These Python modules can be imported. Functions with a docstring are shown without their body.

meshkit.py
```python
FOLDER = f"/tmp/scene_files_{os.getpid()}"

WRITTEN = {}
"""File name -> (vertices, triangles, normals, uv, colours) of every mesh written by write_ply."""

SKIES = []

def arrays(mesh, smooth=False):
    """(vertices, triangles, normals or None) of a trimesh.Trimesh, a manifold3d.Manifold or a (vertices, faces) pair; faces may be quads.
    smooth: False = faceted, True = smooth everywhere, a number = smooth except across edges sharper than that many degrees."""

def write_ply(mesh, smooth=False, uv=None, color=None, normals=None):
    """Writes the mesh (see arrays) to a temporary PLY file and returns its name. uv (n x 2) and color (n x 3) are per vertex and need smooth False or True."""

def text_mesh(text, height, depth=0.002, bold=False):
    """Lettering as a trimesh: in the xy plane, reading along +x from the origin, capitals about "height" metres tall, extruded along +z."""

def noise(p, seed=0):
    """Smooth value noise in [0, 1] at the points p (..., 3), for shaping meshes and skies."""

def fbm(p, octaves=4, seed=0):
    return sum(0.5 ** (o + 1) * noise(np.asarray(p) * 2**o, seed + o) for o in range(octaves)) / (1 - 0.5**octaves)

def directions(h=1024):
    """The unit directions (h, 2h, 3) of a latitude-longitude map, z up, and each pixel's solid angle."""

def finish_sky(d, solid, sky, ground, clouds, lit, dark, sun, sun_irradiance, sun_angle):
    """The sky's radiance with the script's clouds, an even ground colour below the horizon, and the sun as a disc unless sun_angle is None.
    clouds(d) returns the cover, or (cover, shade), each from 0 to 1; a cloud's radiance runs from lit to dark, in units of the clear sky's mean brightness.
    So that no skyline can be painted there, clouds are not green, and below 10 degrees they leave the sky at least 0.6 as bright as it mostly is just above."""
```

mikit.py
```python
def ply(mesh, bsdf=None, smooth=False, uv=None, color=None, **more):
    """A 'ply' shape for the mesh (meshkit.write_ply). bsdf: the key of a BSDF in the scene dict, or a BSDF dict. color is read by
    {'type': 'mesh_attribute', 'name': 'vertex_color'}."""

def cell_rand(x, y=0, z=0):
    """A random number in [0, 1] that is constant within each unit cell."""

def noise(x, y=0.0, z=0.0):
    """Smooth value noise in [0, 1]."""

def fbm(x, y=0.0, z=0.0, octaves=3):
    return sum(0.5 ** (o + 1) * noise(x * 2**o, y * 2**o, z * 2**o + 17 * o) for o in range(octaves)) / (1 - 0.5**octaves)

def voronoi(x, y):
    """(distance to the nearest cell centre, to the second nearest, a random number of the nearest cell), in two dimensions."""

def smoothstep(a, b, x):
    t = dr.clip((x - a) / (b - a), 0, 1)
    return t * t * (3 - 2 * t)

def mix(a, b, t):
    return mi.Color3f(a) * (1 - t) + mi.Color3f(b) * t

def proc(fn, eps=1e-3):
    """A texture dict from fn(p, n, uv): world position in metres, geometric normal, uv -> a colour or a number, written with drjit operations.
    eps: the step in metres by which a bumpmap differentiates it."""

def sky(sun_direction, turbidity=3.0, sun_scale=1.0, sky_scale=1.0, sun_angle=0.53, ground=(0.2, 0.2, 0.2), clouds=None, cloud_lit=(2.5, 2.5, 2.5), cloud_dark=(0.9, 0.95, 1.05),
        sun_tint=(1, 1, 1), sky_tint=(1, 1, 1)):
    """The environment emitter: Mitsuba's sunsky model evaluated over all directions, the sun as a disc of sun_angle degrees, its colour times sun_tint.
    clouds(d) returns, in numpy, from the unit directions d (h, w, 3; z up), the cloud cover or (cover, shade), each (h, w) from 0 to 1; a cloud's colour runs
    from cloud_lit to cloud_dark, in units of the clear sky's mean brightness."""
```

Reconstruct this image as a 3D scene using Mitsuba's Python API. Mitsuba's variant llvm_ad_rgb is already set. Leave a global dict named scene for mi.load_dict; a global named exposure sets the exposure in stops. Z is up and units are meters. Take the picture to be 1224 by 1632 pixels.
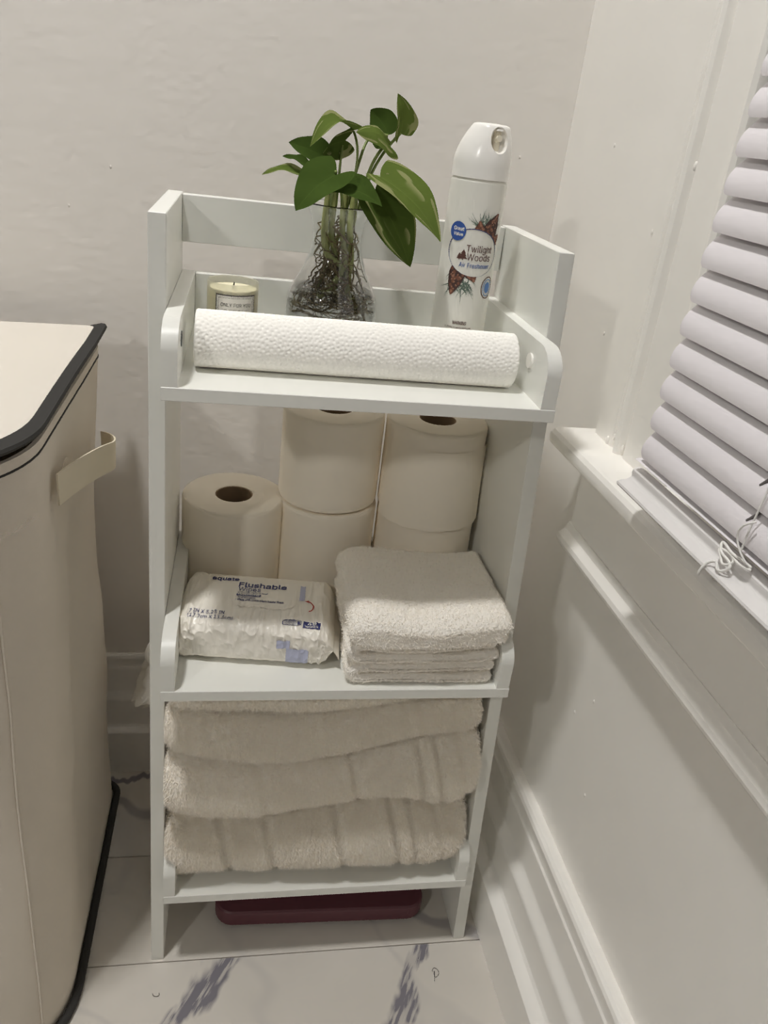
import math
import numpy as np, trimesh, shapely
from shapely.geometry import Polygon, LineString, box as sbox, Point
from scipy.interpolate import PchipInterpolator, CubicSpline
import mitsuba as mi
import drjit as dr
import mikit, meshkit
from mikit import ply, proc, fbm, noise, voronoi, smoothstep, mix
T = mi.ScalarTransform4f
np.random.seed(7)
scene, labels = {}, {}
# ---------------------------------------------------------------- camera, lamps, exposure
CAM = [0.07298, -0.64600, 0.92529]
FWD = [0.18910, 0.89627, -0.40120]
UP = [-0.04170, 0.41540, 0.90870]
exposure = 2.9
scene['camera'] = {'type': 'perspective', 'fov': 51.34, 'fov_axis': 'x', 'near_clip': 0.02, 'far_clip': 50.0,
                   'principal_point_offset_x': -8.4607 / 1224, 'principal_point_offset_y': 60.03 / 1632,
                   'to_world': T().look_at(origin=CAM, target=[a + b for a, b in zip(CAM, FWD)], up=UP)}
L1 = dict(pos=(-0.35, -0.41, 2.70), r=0.085, rad=(52.0, 51.4, 50.2))     # ceiling downlight over the corner
L2 = dict(pos=(-0.92, -1.36, 1.62), r=0.055, rad=(27.0, 26.3, 24.9))        # globe lamp on the wall behind the camera
CEIL, XL, YF, YW = 2.72, -1.25, -1.85, 0.325

# ---------------------------------------------------------------- helpers
def key_for(name):
    if name not in scene and name not in labels: return name
    k = 1
    while f'{name}_{k:03d}' in scene or f'{name}_{k:03d}' in labels: k += 1
    return f'{name}_{k:03d}'
def thing(name, label, cat, group=None):
    k = key_for(name); labels[k] = {'label': label, 'category': cat}
    if group: labels[k]['group'] = group
    return k
def struct(name, label):
    labels[name] = {'label': label, 'kind': 'structure'}; return name
def part(parent, name, mesh, bsdf, smooth=False, label=None, stuff=False, **kw):
    k = key_for(parent + '__' + name)
    scene[k] = ply(mesh, bsdf, smooth, **kw)
    lab = {}
    if label: lab['label'] = label
    if stuff: lab['kind'] = 'stuff'
    if lab: labels[k] = lab
    return k
def sdef(name, mesh, bsdf, label, smooth=False):
    scene[name] = ply(mesh, bsdf, smooth); struct(name, label); return name
def quad_strip(grid, close_u=False, close_v=False):
    """faces over a grid of points (n, m, 3)"""
    n, m = grid.shape[:2]
    i, j = np.meshgrid(np.arange(n if close_u else n - 1), np.arange(m if close_v else m - 1), indexing='ij')
    i, j = i.ravel(), j.ravel(); i2, j2 = (i + 1) % n, (j + 1) % m
    a, b, c, d = i * m + j, i2 * m + j, i2 * m + j2, i * m + j2
    return np.vstack([np.c_[a, b, c], np.c_[a, c, d]])
def mesh_of(grid, close_u=False, close_v=False):
    return trimesh.Trimesh(grid.reshape(-1, 3), quad_strip(grid, close_u, close_v), process=False)
def outward(m):
    if m.volume < 0: m.invert()
    return m
def bbox(x0, x1, y0, y1, z0, z1, c=0.0):
    """box with chamfered edges"""
    if c <= 0:
        return trimesh.creation.box(bounds=[[x0, y0, z0], [x1, y1, z1]])
    P = []
    for sx in (0, 1):
        for sy in (0, 1):
            for sz in (0, 1):
                X, Y, Z = (x0, x1)[sx], (y0, y1)[sy], (z0, z1)[sz]
                ix, iy, iz = X + c * (1 - 2 * sx), Y + c * (1 - 2 * sy), Z + c * (1 - 2 * sz)
                P += [(X, iy, iz), (ix, Y, iz), (ix, iy, Z)]
    return trimesh.convex.convex_hull(np.array(P))
def extrude(poly, a, b, axes):
    """polygon in plane axes[0],axes[1] extruded from a to b along axes[2]"""
    m = trimesh.creation.extrude_polygon(poly, b - a, engine='earcut')
    v = m.vertices.copy(); out = np.zeros_like(v)
    out[:, axes[0]], out[:, axes[1]], out[:, axes[2]] = v[:, 0], v[:, 1], v[:, 2] + a
    return outward(trimesh.Trimesh(out, m.faces, process=False))
def lathe(profile, n=64, center=(0, 0, 0)):
    """(r, z) profile around a vertical axis"""
    p = np.asarray(profile, float); t = np.linspace(0, 2 * np.pi, n, endpoint=False)
    g = np.stack([p[:, 0, None] * np.cos(t), p[:, 0, None] * np.sin(t), np.broadcast_to(p[:, 1, None], (len(p), n))], -1) + np.array(center)
    return mesh_of(g, close_v=True)
def closed_lathe(profile, n=64, center=(0, 0, 0)):
    m = lathe(profile, n, center); m.merge_vertices(); m.update_faces(m.nondegenerate_faces()); m.fix_normals(); return outward(m)
def tube(pts, r, sides=8, cap=True, samples=None):
    pts = np.asarray(pts, float); r = np.broadcast_to(np.asarray(r, float), (len(pts),))
    if samples and len(pts) > 2:
        s = np.r_[0, np.cumsum(np.linalg.norm(np.diff(pts, axis=0), axis=1))]; u = np.linspace(0, s[-1], samples)
        r = np.interp(u, s, r); pts = CubicSpline(s, pts)(u)
    t = np.gradient(pts, axis=0); t /= np.linalg.norm(t, axis=1, keepdims=True) + 1e-12
    a = np.cross(t[0], [0.31, 0.52, 0.79]); a /= np.linalg.norm(a); A = []
    for k in range(len(pts)):
        a = a - t[k] * (a @ t[k]); a /= np.linalg.norm(a); A.append(a.copy())
    A = np.array(A); B = np.cross(t, A); ang = np.linspace(0, 2 * np.pi, sides, endpoint=False)
    g = pts[:, None] + r[:, None, None] * (np.cos(ang)[None, :, None] * A[:, None] + np.sin(ang)[None, :, None] * B[:, None])
    v = g.reshape(-1, 3); f = quad_strip(g, close_v=True)
    if cap:
        n0 = len(v); v = np.vstack([v, pts[0], pts[-1]]); i = np.arange(sides); j = (i + 1) % sides; L = (len(pts) - 1) * sides
        f = np.vstack([f, np.c_[j, i, i * 0 + n0][:, ::-1] * 1, np.c_[L + i, L + j, i * 0 + n0 + 1]])
    return outward(trimesh.Trimesh(v, f, process=False))
cat = trimesh.util.concatenate
def rot_z(mesh, ang, about):
    c, s = math.cos(ang), math.sin(ang); v = mesh.vertices - about
    mesh.vertices = np.c_[c * v[:, 0] - s * v[:, 1], s * v[:, 0] + c * v[:, 1], v[:, 2]] + about; return mesh
def flat_mesh(poly):
    """shapely polygon(s) -> flat triangles in xy"""
    polys = [g for g in getattr(poly, 'geoms', [poly]) if g.area > 1e-12]
    return cat([trimesh.creation.extrude_polygon(g, 1e-5, engine='earcut') for g in polys])
def refine(mesh, edge):
    v, f = trimesh.remesh.subdivide_to_size(mesh.vertices, mesh.faces, edge, max_iter=12)
    return trimesh.Trimesh(v, f, process=False)

# ---------------------------------------------------------------- materials
def rgb(*c): return {'type': 'rgb', 'value': [float(x) for x in c]}
def principled(name, color, rough=0.5, spec=0.5, **kw):
    scene[name] = {'type': 'twosided', 'bsdf': {'type': 'principled', 'base_color': rgb(*color) if isinstance(color, tuple) else color, 'roughness': rough, 'specular': spec, **kw}}
    return name
def bumped(name, color, height, rough=0.5, spec=0.4, eps=1e-3, **kw):
    """height(p) gives metres of relief"""
    scene[name] = {'type': 'twosided', 'bsdf': {'type': 'bumpmap', 'arbitrary': {**proc(height, eps), 'raw': True} if False else proc(height, eps), 'scale': 1.0,
                   'bsdf': {'type': 'principled', 'base_color': rgb(*color) if isinstance(color, tuple) else color, 'roughness': rough, 'specular': spec, **kw}}}
    return name
def stipple(p, n, uv):
    return 0.00055 * fbm(p.x * 150, p.y * 150, p.z * 150, 2) + 0.0005 * fbm(p.x * 40, p.y * 40, p.z * 40, 2)
def brushed(p, n, uv):
    return 0.0009 * fbm(p.x * 40, p.y * 40, p.z * 22, 3) + 0.00012 * fbm(p.x * 260, p.y * 260, p.z * 260, 2)
bumped('wall_paint', (0.72, 0.69, 0.65), stipple, 0.62, 0.3)
bumped('gloss_paint', (0.80, 0.782, 0.745), brushed, 0.34, 0.45)
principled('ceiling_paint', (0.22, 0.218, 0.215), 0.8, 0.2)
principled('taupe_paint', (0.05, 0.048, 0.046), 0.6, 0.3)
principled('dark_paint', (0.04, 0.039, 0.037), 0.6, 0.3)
principled('shelf_white', (0.69, 0.692, 0.652), 0.36, 0.45)
principled('hole_dark', (0.10, 0.11, 0.11), 0.7)
principled('black_trim', (0.036, 0.035, 0.033), 0.75, 0.25)
principled('slat_white', (0.73, 0.70, 0.725), 0.42, 0.4)
principled('rail_white', (0.66, 0.645, 0.635), 0.42, 0.4)
principled('cord_white', (0.74, 0.73, 0.70), 0.7, 0.2)
principled('slot_dark', (0.13, 0.12, 0.12), 0.8, 0.1)
def canvas_col(p, n, uv):
    w = noise(p.x * 900, p.y * 900, p.z * 900) * 0.06 + fbm(p.x * 9, p.y * 9, p.z * 9, 2) * 0.05
    return mix((0.60, 0.55, 0.475), (0.67, 0.615, 0.535), 0.4 + w * 4 - 0.2)
def canvas_bump(p, n, uv):
    return 0.00012 * (dr.sin((p.x + p.y) * 3600) + dr.sin(p.z * 3600)) + 0.004 * fbm(p.x * 7, p.y * 7, p.z * 4, 3)
bumped('canvas', proc(canvas_col), canvas_bump, 0.9, 0.12, eps=4e-4)
principled('canvas_lid', (0.64, 0.60, 0.535), 0.9, 0.12)
principled('strap_cream', (0.66, 0.60, 0.475), 0.85, 0.12)
def terry_bump(p, n, uv):
    return 0.0016 * noise(p.x * 620, p.y * 620, p.z * 620) + 0.001 * noise(p.x * 260, p.y * 260, p.z * 260)
bumped('terry', (0.85, 0.815, 0.75), terry_bump, 0.95, 0.08, eps=4e-4, sheen=0.25)
principled('terry_pile', (0.85, 0.815, 0.75), 0.95, 0.05, sheen=0.3)
def hem_bump(p, n, uv): return 0.0004 * dr.sin(p.y * 3000)
principled('cloth_hem', (0.81, 0.775, 0.71), 0.85, 0.1)
def tissue_bump(p, n, uv):
    return 0.0006 * fbm(p.x * 60, p.y * 60, p.z * 190, 3) + 0.0002 * noise(p.x * 700, p.y * 700, p.z * 700)
bumped('tissue', (0.85, 0.79, 0.685), tissue_bump, 0.95, 0.06, eps=5e-4)
principled('cardboard', (0.26, 0.19, 0.125), 0.9, 0.1)
principled('paper_towel', (0.90, 0.885, 0.835), 0.9, 0.1)
principled('wipe_film', (0.80, 0.765, 0.69), 0.28, 0.5)
principled('wipe_label', (0.80, 0.765, 0.69), 0.33, 0.5)
principled('ink_navy', (0.030, 0.036, 0.135), 0.45)
principled('ink_lilac', (0.44, 0.46, 0.60), 0.4)
principled('ink_red', (0.42, 0.06, 0.05), 0.45)
principled('ink_white', (0.80, 0.78, 0.73), 0.4)
principled('ink_black', (0.025, 0.022, 0.022), 0.5)
principled('ink_brown', (0.085, 0.035, 0.026), 0.5)
principled('ink_blue', (0.035, 0.085, 0.30), 0.4)
principled('ink_skyblue', (0.085, 0.20, 0.47), 0.4)
principled('cone_brown', (0.155, 0.060, 0.035), 0.6)
principled('cone_dark', (0.055, 0.025, 0.020), 0.6)
principled('cone_tan', (0.30, 0.15, 0.095), 0.6)
principled('needle_green', (0.085, 0.125, 0.095), 0.6)
principled('can_white', (0.74, 0.73, 0.67), 0.24, 0.5)
principled('cap_white', (0.82, 0.805, 0.765), 0.22, 0.5)
principled('nozzle_cream', (0.70, 0.655, 0.53), 0.4)
principled('wax', (0.84, 0.795, 0.585), 0.5, 0.4)
principled('label_paper', (0.70, 0.68, 0.62), 0.6)
scene['frosted_glass'] = {'type': 'principledthin', 'base_color': rgb(0.86, 0.85, 0.76), 'roughness': 0.25, 'spec_trans': 0.55, 'diff_trans': 1.1, 'eta': 1.3}
scene['clear_glass'] = {'type': 'dielectric', 'int_ior': 1.47, 'specular_transmittance': rgb(0.985, 0.99, 0.985)}
scene['water_clear'] = {'type': 'dielectric', 'int_ior': 1.333, 'specular_transmittance': rgb(0.995, 0.998, 0.99)}
scene['window_glass'] = {'type': 'thindielectric', 'int_ior': 1.5}
principled('night_dark', (0.02, 0.022, 0.028), 0.9, 0.1)
principled('scale_red', (0.098, 0.028, 0.039), 0.4, 0.5)
principled('rubber_black', (0.02, 0.02, 0.02), 0.8)
principled('bag_film', (0.78, 0.76, 0.71), 0.35, 0.5)
principled('lamp_trim', (0.8, 0.8, 0.78), 0.4)
principled('grout', (0.30, 0.28, 0.25), 0.9, 0.1)
principled('hair_dark', (0.06, 0.05, 0.045), 0.6)
def leaf_fn(dark, lite, cream):
    def f(p, n, uv):
        s = dr.abs(uv.y - 0.5) * 2
        vein = dr.abs(dr.sin((uv.x * 9 - s * 2.2) * 3.14159))
        c = mix(dark, lite, 0.25 + 0.55 * fbm(p.x * 60, p.y * 60, p.z * 60, 2) + 0.12 * (1 - smoothstep(0.0, 0.18, vein)))
        c = mix(c, lite, 0.6 * (1 - smoothstep(0.0, 0.05, s)))
        var = smoothstep(0.63, 0.70, noise(uv.x * 4.5 + cream * 7, uv.y * 11 + cream * 3, cream * 5.0)) * smoothstep(0.25, 0.6, s) * (cream > 0)
        return mix(c, (0.33, 0.34, 0.16), 0.75 * var)
    return proc(f)
def leafmat(name, dark, lite, cream):
    scene[name] = {'type': 'principledthin', 'base_color': leaf_fn(dark, lite, cream), 'roughness': 0.32, 'spec_trans': 0.0, 'diff_trans': 0.35, 'eta': 1.45}
leafmat('leaf_deep', (0.036, 0.064, 0.013), (0.072, 0.115, 0.026), 0)
leafmat('leaf_mid', (0.050, 0.082, 0.016), (0.095, 0.140, 0.032), 2)
leafmat('leaf_bright', (0.088, 0.130, 0.026), (0.140, 0.190, 0.046), 1)
principled('stem_green', (0.20, 0.26, 0.075), 0.45)
principled('stem_pale', (0.33, 0.36, 0.13), 0.45)
principled('root_brown', (0.19, 0.145, 0.065), 0.7)

def marble(p, n, uv):
    base = mix((0.53, 0.50, 0.455), (0.64, 0.605, 0.55), fbm(p.x * 9, p.y * 9, 1.0, 3))
    wx = (fbm(p.x * 26, p.y * 26, 3.0, 3) - 0.5) * 0.030
    wy = (fbm(p.x * 70 + 5, p.y * 24, 7.0, 3) - 0.5) * 0.022
    def vein(x0, slope, width, seed):
        dd = dr.abs(p.x + wx + wy - (x0 + slope * p.y))
        streak = fbm(p.x * 240 - p.y * 130 + seed, p.y * 45, seed, 3)
        return (1 - smoothstep(width * 0.35, width, dd)) * (0.30 + 0.95 * smoothstep(0.28, 0.56, streak))
    front = smoothstep(-0.002, -0.006, p.y)
    v = dr.maximum(vein(0.0850, 0.62, 0.021, 2.0), vein(0.325, 0.47, 0.015, 9.0)) * front
    thin = 1 - smoothstep(0.0, 0.05, dr.abs(fbm(p.x * 5 + p.y * 3, p.y * 6, 12.0, 3) - 0.5))
    v2 = (1 - smoothstep(0.003, 0.008, dr.abs(p.y + wy - (0.305 + 0.34 * p.x + 0.0)))) * (1 - front)
    v3 = (1 - smoothstep(0.004, 0.013, dr.abs(p.y + wx - (0.205 - 0.5 * p.x)))) * (1 - front) * 0.6
    base = mix(base, (0.40, 0.385, 0.375), 0.28 * thin)
    return mix(base, (0.185, 0.175, 0.20), dr.clip(dr.maximum(v, dr.maximum(v2, v3)) * 0.95, 0, 1))
principled('marble', proc(marble), 0.30, 0.5)

# ---------------------------------------------------------------- the room
sdef('floor', bbox(XL - .05, 0.9, YF - .05, YW + .05, -0.05, -0.0035), 'grout', 'floor of glossy marble-look tiles with grey veins')
ys = [-1.804, -1.504, -1.204, -0.904, -0.604, -0.304, -0.0032, 0.1462, 0.4462]
ys = [-1.95] + ys[1:]
ex = []
for j in range(len(ys) - 1):
    off = 0.0 if j % 2 else 0.31
    for x0 in np.arange(-2.0 - (off > 0) * .0 + .0, 0.9, 0.62):
        a, b = max(x0, XL), min(x0 + 0.618, 0.62)
        if b - a < 0.05: continue
        part('floor', 'tile', bbox(a, b, ys[j] + .0006, min(ys[j + 1] - .0006, YW), -0.004, 0.0, 0.0006), 'marble')
sdef('wall_back', bbox(XL - .1, 0.7, YW, YW + .1, -0.05, CEIL + .05), 'wall_paint', 'off-white painted wall behind the shelf unit, with roller texture')
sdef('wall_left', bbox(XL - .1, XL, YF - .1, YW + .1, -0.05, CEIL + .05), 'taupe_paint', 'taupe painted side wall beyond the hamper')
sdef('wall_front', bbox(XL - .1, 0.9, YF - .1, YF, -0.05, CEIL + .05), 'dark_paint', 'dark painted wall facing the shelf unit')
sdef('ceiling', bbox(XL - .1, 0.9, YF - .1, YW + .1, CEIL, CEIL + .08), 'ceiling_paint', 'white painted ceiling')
# right wall frame: s runs along the wall from the corner towards the viewer, n is the distance into the room
WA = 0.0272
def to_wall(mesh):
    """mesh in (s, n, z) -> world"""
    v = np.asarray(mesh.vertices); s, n, z = v.T
    w = np.c_[0.4352 + s * math.sin(WA) - n * math.cos(WA), 0.2999 - s * math.cos(WA) - n * math.sin(WA), z]
    return outward(trimesh.Trimesh(w, mesh.faces, process=False))
def sbx(s0, s1, n0, n1, z0, z1, c=0.0): return to_wall(bbox(s0, s1, n0, n1, z0, z1, c))
S0, NW = -0.06, -0.006                  # wall plane a little behind the face of the casing
WS0, WS1, WZ0, WZ1 = 0.345, 1.105, 0.640, 1.92
wr = cat([bbox(S0, WS0, NW - .09, NW, -.05, CEIL + .05), bbox(WS1, 2.4, NW - .09, NW, -.05, CEIL + .05),
          bbox(WS0, WS1, NW - .09, NW, -.05, WZ0), bbox(WS0, WS1, NW - .09, NW, WZ1, CEIL + .05)])
sdef('wall_right', to_wall(wr), 'gloss_paint', 'white gloss-painted wall with the window')
nub = [(0.10, 0.93), (0.13, 0.62), (0.30, 0.36), (0.36, 0.30), (0.33, 0.40), (0.17, 0.75), (0.40, 0.20)]
for s, z in nub:
    b = trimesh.creation.icosphere(1, 0.0016); b.vertices *= [1, 0.7, 1.5]; b.vertices += [s, NW, z]
    part('wall_right', 'paint_nub', to_wall(b), 'gloss_paint', True)
for x, z in [(-0.075, 0.845), (0.365, 0.93), (0.385, 0.905), (-0.21, 0.74), (-0.12, 0.80)]:
    b = trimesh.creation.icosphere(1, 0.0014); b.vertices *= [1, 0.7, 1.4]; b.vertices += [x, YW, z]
    part('wall_back', 'paint_nub', b, 'wall_paint', True)
# baseboards with stepped mouldings
prof = [(.0434, 0.0), (.0434, .070), (.0428, .0725), (.040, .0745), (.034, .0765), (.029, .0785), (.0262, .0815), (.0255, .085), (.0255, .1215), (.0248, .1245), (.0225, .1275), (.018, .1320), (.0150, .1360),
        (.014, .1390), (.014, .1720), (.0132, .1755), (.0112, .1775), (.0104, .1800), (.0106, .1870), (.0115, .1895), (.0115, .1935), (.0095, .1965), (.006, .1982), (.002, .1982), (-.002, .1970), (NW, .1960)]
pr = Polygon([(NW, 0.0)] + prof)
scene['baseboard_right'] = ply(to_wall(extrude(pr, -0.012, 2.2, (1, 2, 0))), 'gloss_paint', 25); struct('baseboard_right', 'white stepped baseboard moulding along the window wall')
prb = Polygon([(YW, 0.0)] + [(YW - max(0.0, (n - NW)) * 0.55, z) for n, z in prof])
scene['baseboard_back'] = ply(extrude(prb, XL, 0.43, (1, 2, 0)), 'gloss_paint', 25); struct('baseboard_back', 'white stepped baseboard moulding behind the shelf unit')
# window: casing, sill, apron, sash and glass
struct('window_1', 'white painted sash window with moulded casing, sill and apron')
cas = [(0.214, NW), (0.214, 0.000), (0.2155, 0.0022), (0.2535, 0.0030), (0.2560, -0.0010), (0.2585, -0.0040), (0.2610, -0.0010), (0.2645, 0.0060), (0.2690, 0.0082), (0.2735, 0.0065), (0.2765, 0.0000),
       (0.2785, -0.0040), (0.2810, -0.0010), (0.2830, 0.0040), (0.3300, 0.0048), (0.3335, 0.0085), (0.3380, 0.0095), (0.3425, 0.0070), (0.3450, 0.001), (0.3450, -0.06), (0.335, -0.06), (0.335, NW)]
part('window_1', 'casing', to_wall(extrude(Polygon(cas), 0.656, 1.98, (0, 1, 2))), 'gloss_paint', 25)
cas2 = [(WS1 + WS0 - s, n) for s, n in cas]
part('window_1', 'casing', to_wall(extrude(Polygon(cas2), 0.656, 1.98, (0, 1, 2))), 'gloss_paint', 25)
part('window_1', 'head_casing', sbx(0.205, 1.245, NW, 0.012, 1.98, 2.10, .003), 'gloss_paint')
st = Polygon([(-0.075, 0.636), (0.038, 0.636), (0.0425, 0.6375), (0.0455, 0.641), (0.0465, 0.646), (0.0455, 0.651), (0.0425, 0.6545), (0.038, 0.656), (-0.075, 0.656)])
sm = extrude(st, WS0 + .001, WS1 - .001, (1, 2, 0))
st2 = Polygon([(NW, 0.636), (0.038, 0.636), (0.0425, 0.6375), (0.0455, 0.641), (0.0465, 0.646), (0.0455, 0.651), (0.0425, 0.6545), (0.038, 0.656), (NW, 0.656)])
part('window_1', 'sill', to_wall(cat([extrude(st2, 0.2035, WS0 + .001, (1, 2, 0)), sm, extrude(st2, WS1 - .001, 1.247, (1, 2, 0))])), 'gloss_paint', 25)
ap = Polygon([(NW, 0.552), (0.008, 0.552), (0.0085, 0.5525), (0.010, 0.618), (0.013, 0.622), (0.019, 0.627), (0.022, 0.6315), (0.023, 0.636), (NW, 0.636)])
part('window_1', 'apron', to_wall(extrude(ap, 0.222, 1.228, (1, 2, 0))), 'gloss_paint', 25)
bd = Polygon([(NW, 0.516), (0.002, 0.516), (0.006, 0.520), (0.010, 0.524), (0.0165, 0.527), (0.0195, 0.5305), (0.0205, 0.5345), (0.0190, 0.5390), (0.0150, 0.5420), (0.0115, 0.5445), (0.0090, 0.552), (NW, 0.552)])
part('window_1', 'apron_moulding', to_wall(extrude(bd, 0.216, 1.234, (1, 2, 0))), 'gloss_paint', 25)
# lumpy ridge of old paint where the casing meets the wall
zz = np.linspace(0.658, 1.30, 420); q = np.c_[np.full_like(zz, 0.2135), np.full_like(zz, NW + 0.0012), zz]
rr = 0.0014 + 0.0028 * np.clip(meshkit.fbm(np.c_[zz * 90, zz * 0, zz * 0 + 2], 3, 4) - 0.52, 0, 1) * np.clip(1.6 - (zz - 0.66) * 4, 0.35, 1.6) * 2
part('window_1', 'paint_ridge', to_wall(tube(q, rr, 8)), 'gloss_paint', True)
for s, z, k in [(0.2615, 0.886, 1.0), (0.2805, 0.921, 1.3), (0.262, 0.742, .8), (0.258, 0.668, 1.2), (0.246, 0.660, 1.5), (0.278, 0.664, 1.3), (0.235, 0.861, .8), (0.327, 0.795, 1.0), (0.3255, 0.744, .9)]:
    b = trimesh.creation.icosphere(2, 0.0018 * k); b.vertices *= [0.8, 0.7, 1.7]; b.vertices += [s, 0.0035, z]
    part('window_1', 'paint_drip', to_wall(b), 'gloss_paint', True)
fr = [bbox(WS0, WS0 + .05, -.06, -.028, .656, WZ1), bbox(WS1 - .05, WS1, -.06, -.028, .656, WZ1), bbox(WS0 + .05, WS1 - .05, -.06, -.028, .656, .716), bbox(WS0 + .05, WS1 - .05, -.06, -.028, 1.27, 1.32), bbox(WS0 + .05, WS1 - .05, -.06, -.028, 1.87, WZ1)]
part('window_1', 'sash', to_wall(cat(fr)), 'gloss_paint')
part('window_1', 'pane', to_wall(trimesh.Trimesh([[WS0 + .04, -.045, .70], [WS1 - .04, -.045, .70], [WS1 - .04, -.045, 1.88], [WS0 + .04, -.045, 1.88]], [[0, 1, 2], [0, 2, 3]], process=False)), 'window_glass')

# ---------------------------------------------------------------- lamps
t = thing('ceiling_downlight', 'round white recessed downlight in the ceiling above the corner', 'ceiling light')
x, y, z = L1['pos']
part(t, 'trim_ring', closed_lathe([(L1['r'] + .002, CEIL - .002), (L1['r'] + .002, CEIL - .012), (L1['r'] + .02, CEIL - .008), (L1['r'] + .022, CEIL), (L1['r'] + .002, CEIL - .002)], 48, (x, y, 0)), 'lamp_trim', 30)
a = np.linspace(0, 2 * np.pi, 48, endpoint=False)
dm = trimesh.Trimesh(np.vstack([np.c_[x + L1['r'] * np.cos(a), y + L1['r'] * np.sin(a), a * 0 + CEIL - .01], [[x, y, CEIL - .01]]]), [[(i + 1) % 48, i, 48] for i in range(48)], process=False)
k = part(t, 'diffuser', dm, 'lamp_trim'); scene[k]['emitter'] = {'type': 'area', 'radiance': rgb(*L1['rad'])}
t = thing('wall_lamp', 'white glass globe lamp on a short arm fixed to the side wall', 'wall lamp')
x, y, z = L2['pos']; g = trimesh.creation.icosphere(3, L2['r']); g.vertices += [x, y, z]
k = part(t, 'globe', g, 'lamp_trim', True); scene[k]['emitter'] = {'type': 'area', 'radiance': rgb(*L2['rad'])}
part(t, 'arm', tube([(x, y, z - L2['r'] * .98), (x, y, z - .1), (x - .1, y, z - .13), (XL, y, z - .13)], 0.008, 10, samples=16), 'lamp_trim', 40)
part(t, 'wall_plate', bbox(XL, XL + .012, y - .05, y + .05, z - .18, z - .08, .003), 'lamp_trim')

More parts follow.
